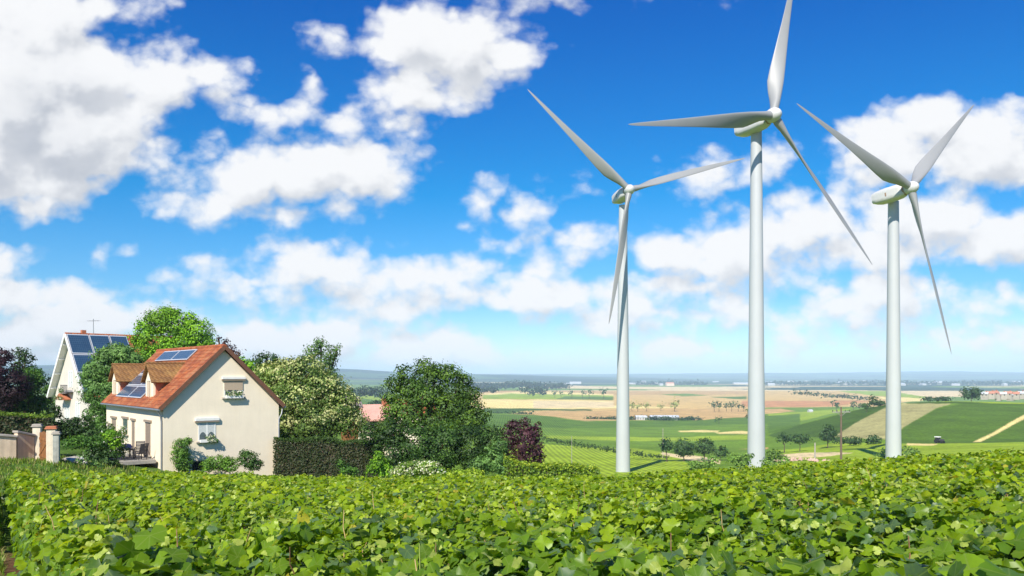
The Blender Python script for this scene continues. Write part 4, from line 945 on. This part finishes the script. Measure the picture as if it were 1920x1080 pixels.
plant('slope_shrub', 'light green shrub immediately right of the nearest turbine tower', 'shrub', 150, [(1452,852,14,11),(1446,868,18,12),(1468,864,11,9)], [(.07,.13,.025), (.12,.21,.035), (.18,.29,.05)], dens=1, trunk=False)
plant('slope_shrub', 'dark shrub behind the base of the right turbine, on its left', 'shrub', 240, [(1662,852,12,8),(1655,858,14,8)], [(.07,.13,.025), (.12,.21,.035), (.18,.29,.05)], dens=1, trunk=False)
plant('slope_shrub', 'dark shrub behind the base of the right turbine, on its right', 'shrub', 240, [(1704,848,16,11),(1715,856,14,9)], [(.07,.13,.025), (.12,.21,.035), (.18,.29,.05)], dens=1, trunk=False)

# ------------------------------------------------------------------ mid distance trees
MIDC = [(.022,.055,.012),(.05,.10,.02)]
for (px, py, rx, ry, lab) in [(1250,833,11,11,'small dark round tree, leftmost of the group on the dirt bank'), (1282,838,18,18,'largest dark round tree in the middle of the group on the dirt bank'), (1320,836,16,16,'dark round tree right of the middle one on the dirt bank'), (1350,845,13,9,'low dark tree at the right end of the dirt bank')]:
    plant('bank_tree', lab, 'tree', 300, [(px, py, rx, ry), (px+rx*.4, py+4, rx*.7, ry*.7), (px-rx*.4, py+5, rx*.6, ry*.6)], MIDC, dens=1.1)
for (px, py, rx, ry, Y, lab) in [(1552,812,13,14,345,'tall dark tree behind the utility pole at the foot of the hill'), (1470,820,12,8,345,'dark bush on the left of the shrub line below the hill'), (1500,822,16,7,345,'second dark bush of the shrub line below the hill'), (1600,824,15,7,340,'dark bush right of the utility pole in the shrub line'), (1637,824,12,8,340,'dark round bush just left of the right turbine tower'), (1575,825,10,5,342,'lowest dark bush behind the utility pole'),
      (1638,751,7,7,600,'dark tree on the crest left of the right turbine'), (1650,754,6,6,600,'smaller dark tree on the crest beside the right turbine'), (1625,760,8,4,560,'low dark bush on the hill flank below the crest trees'),
      (1821,736,16,10,640,'lone dark rounded tree on the hilltop at right'), (1408,775,7,9,850,'dark tree just left of the nearest turbine tower on the plain'), (1348,785,3,3,900,'tiny dark tree on the edge of the tan field')]:
    plant('field_tree', lab, 'tree', Y, [(px, py, rx, ry), (px-rx*.5, py+ry*.5, rx*.6, ry*.5), (px+rx*.5, py+ry*.5, rx*.6, ry*.5)], MIDC, dens=1.1)
cp = None
def copies(name, proto_args, spots, label, group, cat='tree'):
    """first as given, the others copied with their parts"""
    first = plant(name, label, cat, *proto_args, group=group)
    made = [(first.location.x/first.location.y, first)]
    for (px, Y, s, rz) in spots:
        c = first.copy(); COL.objects.link(c); c.location = G(px, Y); c.scale = (s, s, s); c.rotation_euler = (0, 0, rz)
        for ch in first.children:
            d = ch.copy(); COL.objects.link(d); d.parent = c
        made.append((c.location.x/c.location.y, c))
    for (q, o), w in zip(sorted(made, key=lambda e: e[0]), ORD): o['label'] = w+' from the left of '+label
ORD = ['first', 'second', 'third', 'fourth', 'fifth', 'sixth', 'seventh', 'eighth', 'ninth', 'tenth']
copies('roadside_tree', (1300, [(1196, 759, 3.2, 4), (1196, 762, 3, 3)], [(.16,.19,.05),(.24,.26,.09)]), [(1185,1300,1.1,1),(1212,1310,1.1,2),(1239,1320,.9,3),(1265,1300,1.4,.4)], 'the small yellow green trees on the tan field', 'yellow green trees in a row on the tan field')
copies('plain_tree', (1300, [(1348, 757, 3.6, 5)], MIDC), [(1339,1300,.9,1),(1362,1310,.8,2),(1372,1300,1.0,3),(1384,1300,.8,.4),(1394,1300,.7,.9),(1568,1200,1.1,.4),(1612,1250,.7,2),(1600,1250,.9,2)], 'the spaced small dark trees on the tan plain', 'dark trees in a row on the plain')
copies('distant_tree', (2100, [(1072, 735, 4, 3)], MIDC), [(1040,2200,.9,1),(1052,2200,.8,2),(1092,2100,1.0,3),(1105,2100,1.1,3),(1132,2100,1.3,1),(1012,2500,1.2,1)], 'the tiny dark trees in the far pale fields', 'tiny trees in the far fields')
def strip_wood(name, label, Y, pts, cols, size=None, cat='wood', dens=1.0, stuff=True):
    o = plant(name, label, cat, Y, pts, cols, size=size or Y*.0026, trunk=False, dens=dens)
    if stuff: o['kind'] = 'stuff'
    return o
strip_wood('field_hedge', 'dark hedge line round the pale farm plot behind the left turbine', 1000, [(x, 786-(1.5 if 1200 < x < 1260 else 0), 12, 3.2) for x in range(1108, 1306, 14)], DARK, cat='hedge', stuff=False)
strip_wood('far_hedge', 'dark serrated hedge line at the left edge of the pink field', 1100, [(x, 776, 5, 3) for x in range(925, 1000, 8)], DARK, cat='hedge', stuff=False)
strip_wood('track_hedge', 'thin dark hedge running diagonally below the bright vineyard plot', 330, [(1020+i*14, 823+i*2.05+(i*i)*.01, 9, 2.2) for i in range(17)], [(.03,.06,.012),(.05,.09,.02)], cat='hedge', stuff=False, dens=.8)
strip_wood('distant_hedge', 'thin dark hedge line across the tan plain between the turbines', 1900, [(1490+i*10, 736+i*.75, 6, 1.5) for i in range(14)], DARK, cat='hedge', stuff=False)
strip_wood('distant_hedge', 'dark hedge line in front of the hilltop village', 700, [(1738+i*8, 748-i*.1, 7, 3) for i in range(6)], DARK, cat='hedge', stuff=False)
FC = [(.014,.03,.014),(.022,.045,.018)]
strip_wood('far_wood', 'far-off dark wood on the plain left of the left turbine', 3300, [(x, 722+math.sin(x*.05)*1.5, 14, 4) for x in range(880, 1062, 11)], FC)
strip_wood('copse', 'dark copse standing in pale fields right of the big domed tree', 2300, [(985,731,10,4),(1000,733,12,4),(1018,735,8,4),(1012,730,10,3)], FC)
strip_wood('copse', 'smaller dark copse beside the big domed tree', 2100, [(905,730,12,5),(920,731,14,4),(890,732,12,6)], FC)
strip_wood('valley_wood', 'dark wood in the valley seen between the flowering tree and the domed tree', 1400, [(665,738,18,10),(690,733,20,9),(715,736,18,10),(640,735,16,8)], [(.018,.04,.016),(.03,.06,.02)])
strip_wood('valley_copse', 'small dark copse above the pink roofed house', 700, [(705,756,14,5),(722,756,12,5)], DARK)
strip_wood('plain_wood', 'long thin wood lines on the far plain towards the town', 5200, [(x, 718.5+math.sin(x*.11)*.8, 9, 1.1) for x in list(range(1200, 1330, 12))+list(range(1440, 1560, 13))+list(range(1580, 1760, 12))+list(range(1770, 1925, 11))], FC)

# ------------------------------------------------------------------ distant buildings
M_FARV = material('village_wall', (.40, .36, .30), .8, .1, .3); M_FARW = material('far_white_wall', (.48, .47, .45), .8, .08, .3); M_FARR = material('far_red_roof', (.48, .22, .15), .8, .15, .3)
M_SHEDR = material('pale_shed_roof', (.52, .54, .56), .5, .06, .3); M_PINKR = material('pink_tiles', (.62, .33, .26), .8, .12, 1.5, .3)
def small_house(name, label, px, Y, w, d, h_, rh, rz, wall, roofm, cat='house', group=None, windows=True, up=0.0, at=None):
    loc = at or G(px, Y, up); r = thing(name, label, cat, loc, rz, group)
    MB().prism([(-d/2, -3), (d/2, -3), (d/2, h_), (0, h_+rh-.1), (-d/2, h_)], 'x', -w/2, w/2).obj('wall', wall, r)
    b = MB()
    for s_ in (-1, 1):
        b.add([(-w/2-.3, s_*(d/2+.35), h_-.35*rh/(d/2)), (w/2+.3, s_*(d/2+.35), h_-.35*rh/(d/2)), (w/2+.3, 0, h_+rh), (-w/2-.3, 0, h_+rh),
               (-w/2-.3, s_*(d/2+.35), h_-.35*rh/(d/2)+.2), (w/2+.3, s_*(d/2+.35), h_-.35*rh/(d/2)+.2), (w/2+.3, 0, h_+rh+.2), (-w/2-.3, 0, h_+rh+.2)],
              [(0,1,2,3),(4,7,6,5),(0,4,5,1),(1,5,6,2),(3,7,4,0)])
    rf = b.obj('roof', roofm, r)
    if windows:
        n = max(2, int(w/3.2))
        for i in range(n):
            x = -w/2+w*(i+.5)/n; MB().box(x-.5, x+.5, -d/2-.05, -d/2+.1, h_*.35, h_*.35+1.2).obj('window', M_DARK, r)
        MB().box(w*.2, w*.2+.8, -.4, .4, h_+rh*.5, h_+rh+1).obj('chimney', M_TERRA, rf)
    return r
small_house('village_house', 'pink roofed house seen between the flowering tree and the domed tree', 700, 105, 4.2, 4.0, 2.2, 1.6, .5, M_CREAM, M_PINKR, at=P(706, 812, 105)-Vector((0,0,.2)))
small_house('village_house', 'orange roofed house glimpsed through the leaves of the domed tree', 778, 100, 4.5, 4, 2.4, 1.5, .2, M_CREAM, M_TILE, at=P(778, 808, 100)-Vector((0,0,.1)))
small_house('garden_hut', 'brown roofed hut half hidden at the right edge of the flowering tree', 660, 74, 1.2, 1.1, 1.5, .5, .6, M_WOOD, material('slate', (.30,.24,.24), .7, .2, 2), cat='hut', at=P(656, 782, 74)-Vector((0,0,.3)), windows=False)
small_house('field_shed', 'tiny white shed alone on the orange field between the turbines', 1519, 1250, 7, 5, 2.4, 1.6, .3, M_FARW, M_SHEDR, cat='shed', windows=False)
vs = [(1846,740,1.0),(1856,739,1.2),(1866,738,1.0),(1878,740,1.3),(1890,739,1.1),(1902,740,1.4),(1914,739,1.2),(1926,740,1.0),(1872,742,1.0),(1895,742,1.2)]
for i, (px, py, s) in enumerate(vs):
    small_house('village_house', ORD[sorted(v[0] for v in vs).index(px)]+' from the left of the pale village houses beyond the hilltop', px, 760, 6*s, 4.5, 2.6, 1.8, random.uniform(-.8, .8), M_FARV, M_FARR if i % 3 else M_SHEDR, group='village houses beyond the hilltop', at=P(px, py+3.5, 760), windows=True)
small_house('farmhouse', 'white farm building inside the dark hedge behind the left turbine', 1202, 1000, 14, 7, 4, 2, .1, M_FARW, M_SHEDR, cat='farm building', at=P(1202, 788, 1000))
small_house('greenhouse', 'long pale greenhouse in the hedged farm plot right of the left turbine', 1245, 1010, 36, 12, 3, 2, .05, M_SHEDR, M_SHEDR, cat='greenhouse', at=P(1245, 786, 1010), windows=False)
small_house('chateau', 'large pale building standing alone on the far plain between the left and nearest turbine', 1256, 4300, 42, 20, 11, 6, .2, material('sand_wall', (.62,.5,.4), .8, .05, .1), M_FARR, cat='building', windows=False, at=P(1256, 722.5, 4300))
proto = small_house('town_shed', 'long white shed of the far town on the plain', 1400, 5600, 190, 40, 9, 4, 0, M_FARW, M_SHEDR, cat='shed', group='white sheds of the far town', windows=False)
rs = random.Random(3)
for i in range(38):
    c = proto.copy(); COL.objects.link(c)
    zone = rs.choice([(1180,1260),(1340,1410),(1440,1560),(1560,1700),(1580,1780),(1700,1920),(1850,1930),(1060,1140)])
    Y = rs.uniform(4800, 7400) if zone[0] > 1100 else rs.uniform(5200, 6600); c.location = G(rs.uniform(*zone), Y); s = rs.uniform(.05, .42)
    c.scale = (s, rs.uniform(.3, 1), rs.uniform(.6, 1.3)); c.rotation_euler = (0, 0, rs.uniform(-.3, .3))
    for ch in proto.children:
        d = ch.copy(); COL.objects.link(d); d.parent = c

# ------------------------------------------------------------------ poles, yard, tractor
def pole(px, Y, top_py, label, arms=True, r0=.16, mat=None):
    a = G(px, Y); h_ = P(px, top_py, Y).z-a.z; r = thing('utility_pole', label, 'utility pole', a, .1)
    MB().tube([(0,0,-.5),(0,0,h_)], [r0, r0*.65], 10).obj('shaft', mat or M_GREYW, r, smooth=True)
    if arms:
        MB().box(-1.7, 1.7, -.08, .08, h_-1.0, h_-.84).beam((-.9, 0, h_-.95), (0, 0, h_-1.7), .06, .06).beam((.9, 0, h_-.95), (0, 0, h_-1.7), .06, .06).obj('crossarm', M_GREYW, r)
        for x in (-1.6, -.8, .8, 1.6): MB().tube([(x,0,h_-.84),(x,0,h_-.7),(x,0,h_-.58)], [.05,.08,.04], 8).obj('insulator', M_DARK, r, smooth=True)
pole(1577, 145, 763, 'wooden utility pole with crossarm standing left of the right turbine', r0=.22, mat=material('pole_brown', (.17,.12,.085), .85, .2, 2))
pole(1528, 250, 830, 'short pale concrete post above the stony yard', arms=False, r0=.3, mat=M_STONE)
pole(1072, 230, 817, 'thin dark pole in the vineyard plot left of the left turbine', arms=False, r0=.10)
pole(1243, 330, 803, 'thin pale pole above the dark trees of the dirt bank', arms=False, r0=.15, mat=M_STONE)
def rubble():
    b = MB()
    for i in range(60):
        x = rs.uniform(-9, 9); y = rs.uniform(-3, 3); s = rs.uniform(.3, .9); z = .9*math.exp(-(x/6)**2)
        b.add([(x+s*math.cos(a)*rs.uniform(.7, 1.2), y+s*math.sin(a)*rs.uniform(.7, 1.2), z-s*.4) for a in (0,1.26,2.5,3.8,5)]+[(x, y, z+s*.7)], [(0,1,5),(1,2,5),(2,3,5),(3,4,5),(4,0,5)])
    tag(b.obj('rubble_heap', material('rubble_pink', (.50,.33,.26), .9, .3, .5), loc=G(1505, 245, .3)), 'low pinkish heap of rubble in the yard right of the nearest turbine', 'rubble heap')
rubble()
def tractor():
    r = thing('tractor', 'small tractor with white roof parked at the foot of the right hillside', 'tractor', G(1762, 325, .1), .5)
    MB().box(-.6, .6, -1.6, .2, .9, 1.7).obj('bonnet', M_PLAST, r, bevel=.1)
    MB().box(-.75, .75, .2, 1.6, .9, 2.3).obj('cab', M_DARK, r, bevel=.08)
    MB().box(-.95, .95, 0, 1.9, 2.3, 2.65).obj('cab_roof', M_WHITE, r, bevel=.08)
    for (x, y, rr) in ((-.95, 1.0, .85), (.95, 1.0, .85), (-.8, -1.2, .5), (.8, -1.2, .5)):
        MB().tube([(x-.2, y, rr), (x+.2, y, rr)], rr, 16).obj('wheel', M_DARK, r, smooth=True)
tractor()

# ------------------------------------------------------------------ the vineyard in front
def vine_leaf_template():
    ang = [0, .16, .30, .48, .66, .85, 1.02, 1.22, 1.42, 1.62, 1.82, 2.02, 2.28, 2.55, 2.85, 3.07]
    rad = [1.0, .86, .90, .80, .88, .94, .86, .76, .86, .80, .88, .78, .80, .70, .68, .18]
    pts = [(0, 0)]
    for a, r in zip(ang, rad): pts.append((r*math.sin(a), r*math.cos(a)))
    for a, r in list(zip(ang, rad))[::-1]:
        if a > 0: pts.append((-r*math.sin(a), r*math.cos(a)))
    v = []
    for (x, y) in pts:
        r = math.hypot(x, y); z = .16*math.cos(3.2*math.atan2(x, y+1e-6))*r*r-.22*r*r*(y > 0)*abs(y)+.10*abs(x)
        v.append((x*.56, y*.56+.1, z*.5))
    n = len(pts)-1; f = [(0, 1+(i+1) % n, 1+i) for i in range(n)]
    return np.array(v), [np.array(f)], np.array(pts)
T1, F1, UV1 = vine_leaf_template()
T2 = np.array([(0, -.35, 0), (.42, -.25, .06), (.5, .15, .10), (.2, .38, 0), (0, .62, -.10), (-.2, .38, 0), (-.5, .15, .10), (-.42, -.25, .06), (0, .05, .0)])
F2 = [np.array([(8, 0, 1), (8, 1, 2), (8, 2, 3), (8, 3, 4), (8, 4, 5), (8, 5, 6), (8, 6, 7), (8, 7, 0)])]
Dv = np.array([-.5407, .8412]); Nv = np.array([-.8412, -.5407])
def yedge(u): return np.interp(u, [-.75, -.62, -.5, -.43, -.3, -.05, .0, .12, .2, .35, .65, .8], [25, 26, 30, 41, 42, 40, 36, 37, 41, 40, 33, 30])
def vines():
    LP = []; LN = []; LR = []; LC = []
    NROW = 46; step = 1.12
    for k in range(-7, NROW):
        c0 = -.64-step*k
        for ta in np.arange(-44, 52, 1.0):
            mx = Nv*c0+Dv*(ta+.5); x, y = mx
            if y < .3 or (k < 0 and y < 12.5-k*.8): continue
            u = x/max(y, .5)
            if abs(u) > .80 and y > 5 or abs(x) > 34: continue
            if y > yedge(u)+1.2: continue
            r = math.hypot(x, y)
            if y < 1.0 and r > 6: continue
            n = 620 if r < 4.5 else 460 if r < 8 else 330 if r < 14 else 200 if r < 24 else 130
            if k == 0: n = int(n*1.5)
            t = ta+rng.uniform(0, 1, n)
            # cross-section: rounded top and two sides; outer side of the first row fully leafed
            s = rng.uniform(0, 1, n); side = rng.uniform(0, 1, n)
            pt = .62 if k else .40
            istop = side < pt
            sg = np.where(rng.uniform(0, 1, n) < (.5 if k else .85), 1, -1)
            hw = .31+.10*(hashn(t*.8, np.full(n, (k+9)*3.1), 2)-.5)
            th = 1.16-.12*np.clip((np.hypot(c0*Nv[0]+t*Dv[0], c0*Nv[1]+t*Dv[1])-5)/10, 0, 1)+.22*(hashn(t*.7, np.full(n, (k+9)*1.7), 3)-.5)+.16*(hashn(t*2.6, np.full(n, (k+9)*2.3), 4)-.5)
            cc = np.where(istop, (s*2-1)*hw*1.15, sg*(hw+rng.normal(0, .07, n)))
            zz = np.where(istop, th-.20*np.abs(s*2-1)**2.2+rng.normal(0, .05, n), .12+(th-.22)*s)
            c = c0+cc; X = Nv[0]*c+Dv[0]*t; Y = Nv[1]*c+Dv[1]*t; 
            ok = (Y < yedge(X/np.maximum(Y, 1))) & (np.hypot(X, Y) > 1.55)
            hn = np.where(istop, (s*2-1)*.7, sg*1.0); nz = np.where(istop, 1.0, .45)
            N = np.stack([Nv[0]*hn, Nv[1]*hn, nz], -1)+rng.normal(size=(n, 3))*.48
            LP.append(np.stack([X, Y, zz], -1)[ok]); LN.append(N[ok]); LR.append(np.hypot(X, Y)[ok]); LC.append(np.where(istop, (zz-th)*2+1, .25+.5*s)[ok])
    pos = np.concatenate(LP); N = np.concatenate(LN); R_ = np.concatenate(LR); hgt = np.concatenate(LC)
    pos[:, 2] += gz(pos[:, 0], pos[:, 1])
    n = len(pos); q = rng.uniform(0, 1, n); paler = np.clip((hgt-.35)*1.2, 0, 1)*np.clip((R_-1)/9, .3, 1)  # leaf colour goes paler towards the row tops and with distance
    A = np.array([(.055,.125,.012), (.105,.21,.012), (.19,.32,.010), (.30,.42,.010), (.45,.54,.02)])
    w = np.clip(q*2.0+paler*1.9+(hashn(pos[:, 0]*1.1, pos[:, 1]*1.1, 8)-.5)*1.2, 0, 3.999); i = w.astype(int); c = A[i]*(1-(w-i))[:, None]+A[i+1]*(w-i)[:, None]
    sheen = rng.uniform(0, 1, n) < .14*np.clip(1.3-R_/25, .2, 1); c[sheen] = np.array((.10,.18,.075))*rng.uniform(.7, 1.3, (sheen.sum(), 1))      # bluish leaves: reflective sheen put into their colour
    yl = rng.uniform(0, 1, n) < .012; c[yl] = (.45, .40, .04)
    c *= rng.uniform(.82, 1.2, (n, 1))
    size = np.where(R_ < 4.5, .165, np.where(R_ < 9, .135, np.where(R_ < 20, .132, .165)))*(.5+.75*rng.uniform(0, 1, n)**.8)
    tip = (rng.uniform(0, 1, n) < .09) & (hgt > .5); size[tip] *= .5; pos[tip, 2] += rng.uniform(.02, .13, tip.sum()); c[tip] = np.array((.46, .55, .10))*rng.uniform(.7, 1.2, (tip.sum(), 1))
    Rm = rot_from(N, rng.uniform(0, 6.28, n))
    near = R_ < 13
    V1, P1 = instance(T1, F1, pos[near], Rm[near], size[near]*rng.uniform(.85, 1.1, near.sum()))
    kk = rng.choice([.4, 1.0, 1.9, -.9], near.sum()); L1 = T1[None]*np.ones((near.sum(), 1, 1)); L1[:, :, 2] *= kk[:, None]
    L1[:, :, 0] *= rng.uniform(.72, 1.1, near.sum())[:, None]; L1[:, :, 2] += .05*np.sin(L1[:, :, 0]*9+kk[:, None]*7)
    V1 = (np.einsum('nij,nkj->nki', Rm[near], L1*(size[near]*rng.uniform(.85, 1.1, near.sum()))[:, None, None])+pos[near][:, None, :]).reshape(-1, 3)
    V2, P2 = instance(T2, F2, pos[~near], Rm[~near], size[~near])
    c1 = np.repeat(c[near], len(T1), 0); c2 = np.repeat(c[~near], len(T2), 0)
    uv = np.concatenate([np.tile(UV1, (near.sum(), 1)), np.full((len(V2), 2), 5.0)])
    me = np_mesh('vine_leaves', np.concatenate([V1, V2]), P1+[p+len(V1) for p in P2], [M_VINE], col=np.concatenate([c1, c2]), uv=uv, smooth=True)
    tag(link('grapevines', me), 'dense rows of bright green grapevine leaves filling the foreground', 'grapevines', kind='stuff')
    # canes, cut shoots and gnarled stocks
    b = MB(); st = MB()
    for k in range(0, 14):
        c0 = -.62-step*k
        for j in range(150):
            t = random.uniform(-14, 22); c = c0+random.uniform(-.3, .3); X = Nv[0]*c+Dv[0]*t; Y = Nv[1]*c+Dv[1]*t
            if Y < 1.2 or abs(X/Y) > .75 or Y > 16 or (random.random() > 3.0/max(Y, 3)): continue
            g = gzf(X, Y); z = g+random.uniform(.8, 1.1); p = Vector((X, Y, z)); d = Vector((random.uniform(-.5, .5), random.uniform(-.5, .5), 1)).normalized()
            L = random.uniform(.14, .34); b.tube([p, p+d*L*.5+Vector((random.uniform(-.03, .03), 0, 0)), p+d*L], [.0045, .004, .003], 5, mi=random.randint(0, 2))
        for t in np.arange(-14, 30, 1.1):
            X = Nv[0]*c0+Dv[0]*t; Y = Nv[1]*c0+Dv[1]*t
            if Y < 1.6 or abs(X/Y) > .75 or Y > 22: continue
            g = gzf(X, Y); p = [Vector((X+random.uniform(-.04, .04), Y+random.uniform(-.04, .04), g-.05+.22*i)) for i in range(5)]
            st.tube(p, [.04, .032, .03, .026, .02], 7)
    ms = [material('cane_tan', (.48, .33, .14), .7, .2, 20), material('cane_green', (.24, .30, .06), .6, .2, 20), material('cane_brown', (.22, .12, .06), .8, .2, 20)]
    tag(b.obj('vine_shoots', ms), 'thin tan and green shoots and cut canes poking out of the vines', 'vine shoots', kind='stuff')
    tag(st.obj('vine_stocks', M_BARK), 'gnarled brown stocks under the vine leaves', 'vine stocks', kind='stuff')
vines()
def grass():
    n = 60000; u = rng.uniform(-.80, -.36, n*3); y = 6+rng.uniform(0, 1, n*3)**1.3*43; x = u*y
    c = x*Nv[0]+y*Nv[1]
    ok = (c > -.05) | (y > yedge(u)-1); ok &= ~((y > 49) & (u > -.47)); x, y = x[ok][:n], y[ok][:n]; n = len(x)
    den = hashn(x*.9, y*.9, 5)+.6*hashn(x*3, y*3, 6); k = (rng.uniform(0, 1, n)+.25 < den) & ((y > 8.2) | (rng.uniform(0, 1, n) < .12)); x, y = x[k], y[k]; n = len(x)
    pos = np.stack([x, y, gz(x, y)-.01], -1); T = np.array([(-.5, 0, 0), (.5, 0, 0), (.25, .12, .6), (0, .35, 1.0), (-.25, .12, .6)])
    nn = rng.normal(size=(n, 3))*.28+np.array([0, 0, 1]); R = rot_from(nn, rng.uniform(0, 6.28, n)); h = rng.uniform(.06, .15, n)*(1+y/60)
    V, Fs = instance(T, [np.array([(0, 1, 2, 4)]), np.array([(4, 2, 3)])], pos, R, np.stack([h*.16+y*.0006, h, h], -1))
    col = np.array([(.09,.18,.015), (.14,.24,.02), (.20,.29,.03), (.26,.25,.08)])[rng.integers(0, 4, n)]
    tag(link('grass', np_mesh('grass', V, Fs, [M_LEAF], col=np.repeat(col, 5, 0))), 'rough grass on the bank beside the vines and round the garden', 'grass', kind='stuff')
grass()

# ------------------------------------------------------------------ the air between here and the hills
def haze():
    b = MB().box(-26000, 26000, -600, 20600, -120, 150)
    m = bpy.data.materials.new('haze'); m.use_nodes = True; n = m.node_tree.nodes; n.clear()
    v = n.new('ShaderNodeVolumePrincipled'); v.inputs['Color'].default_value = (.62, .84, 1, 1); v.inputs['Density'].default_value = 1.0e-4; v.inputs['Anisotropy'].default_value = -.3
    o = n.new('ShaderNodeOutputMaterial'); m.node_tree.links.new(v.outputs[0], o.inputs['Volume'])
    tag(b.obj('haze', m), 'pale blue haze in the air over the plain', kind='stuff')
haze()
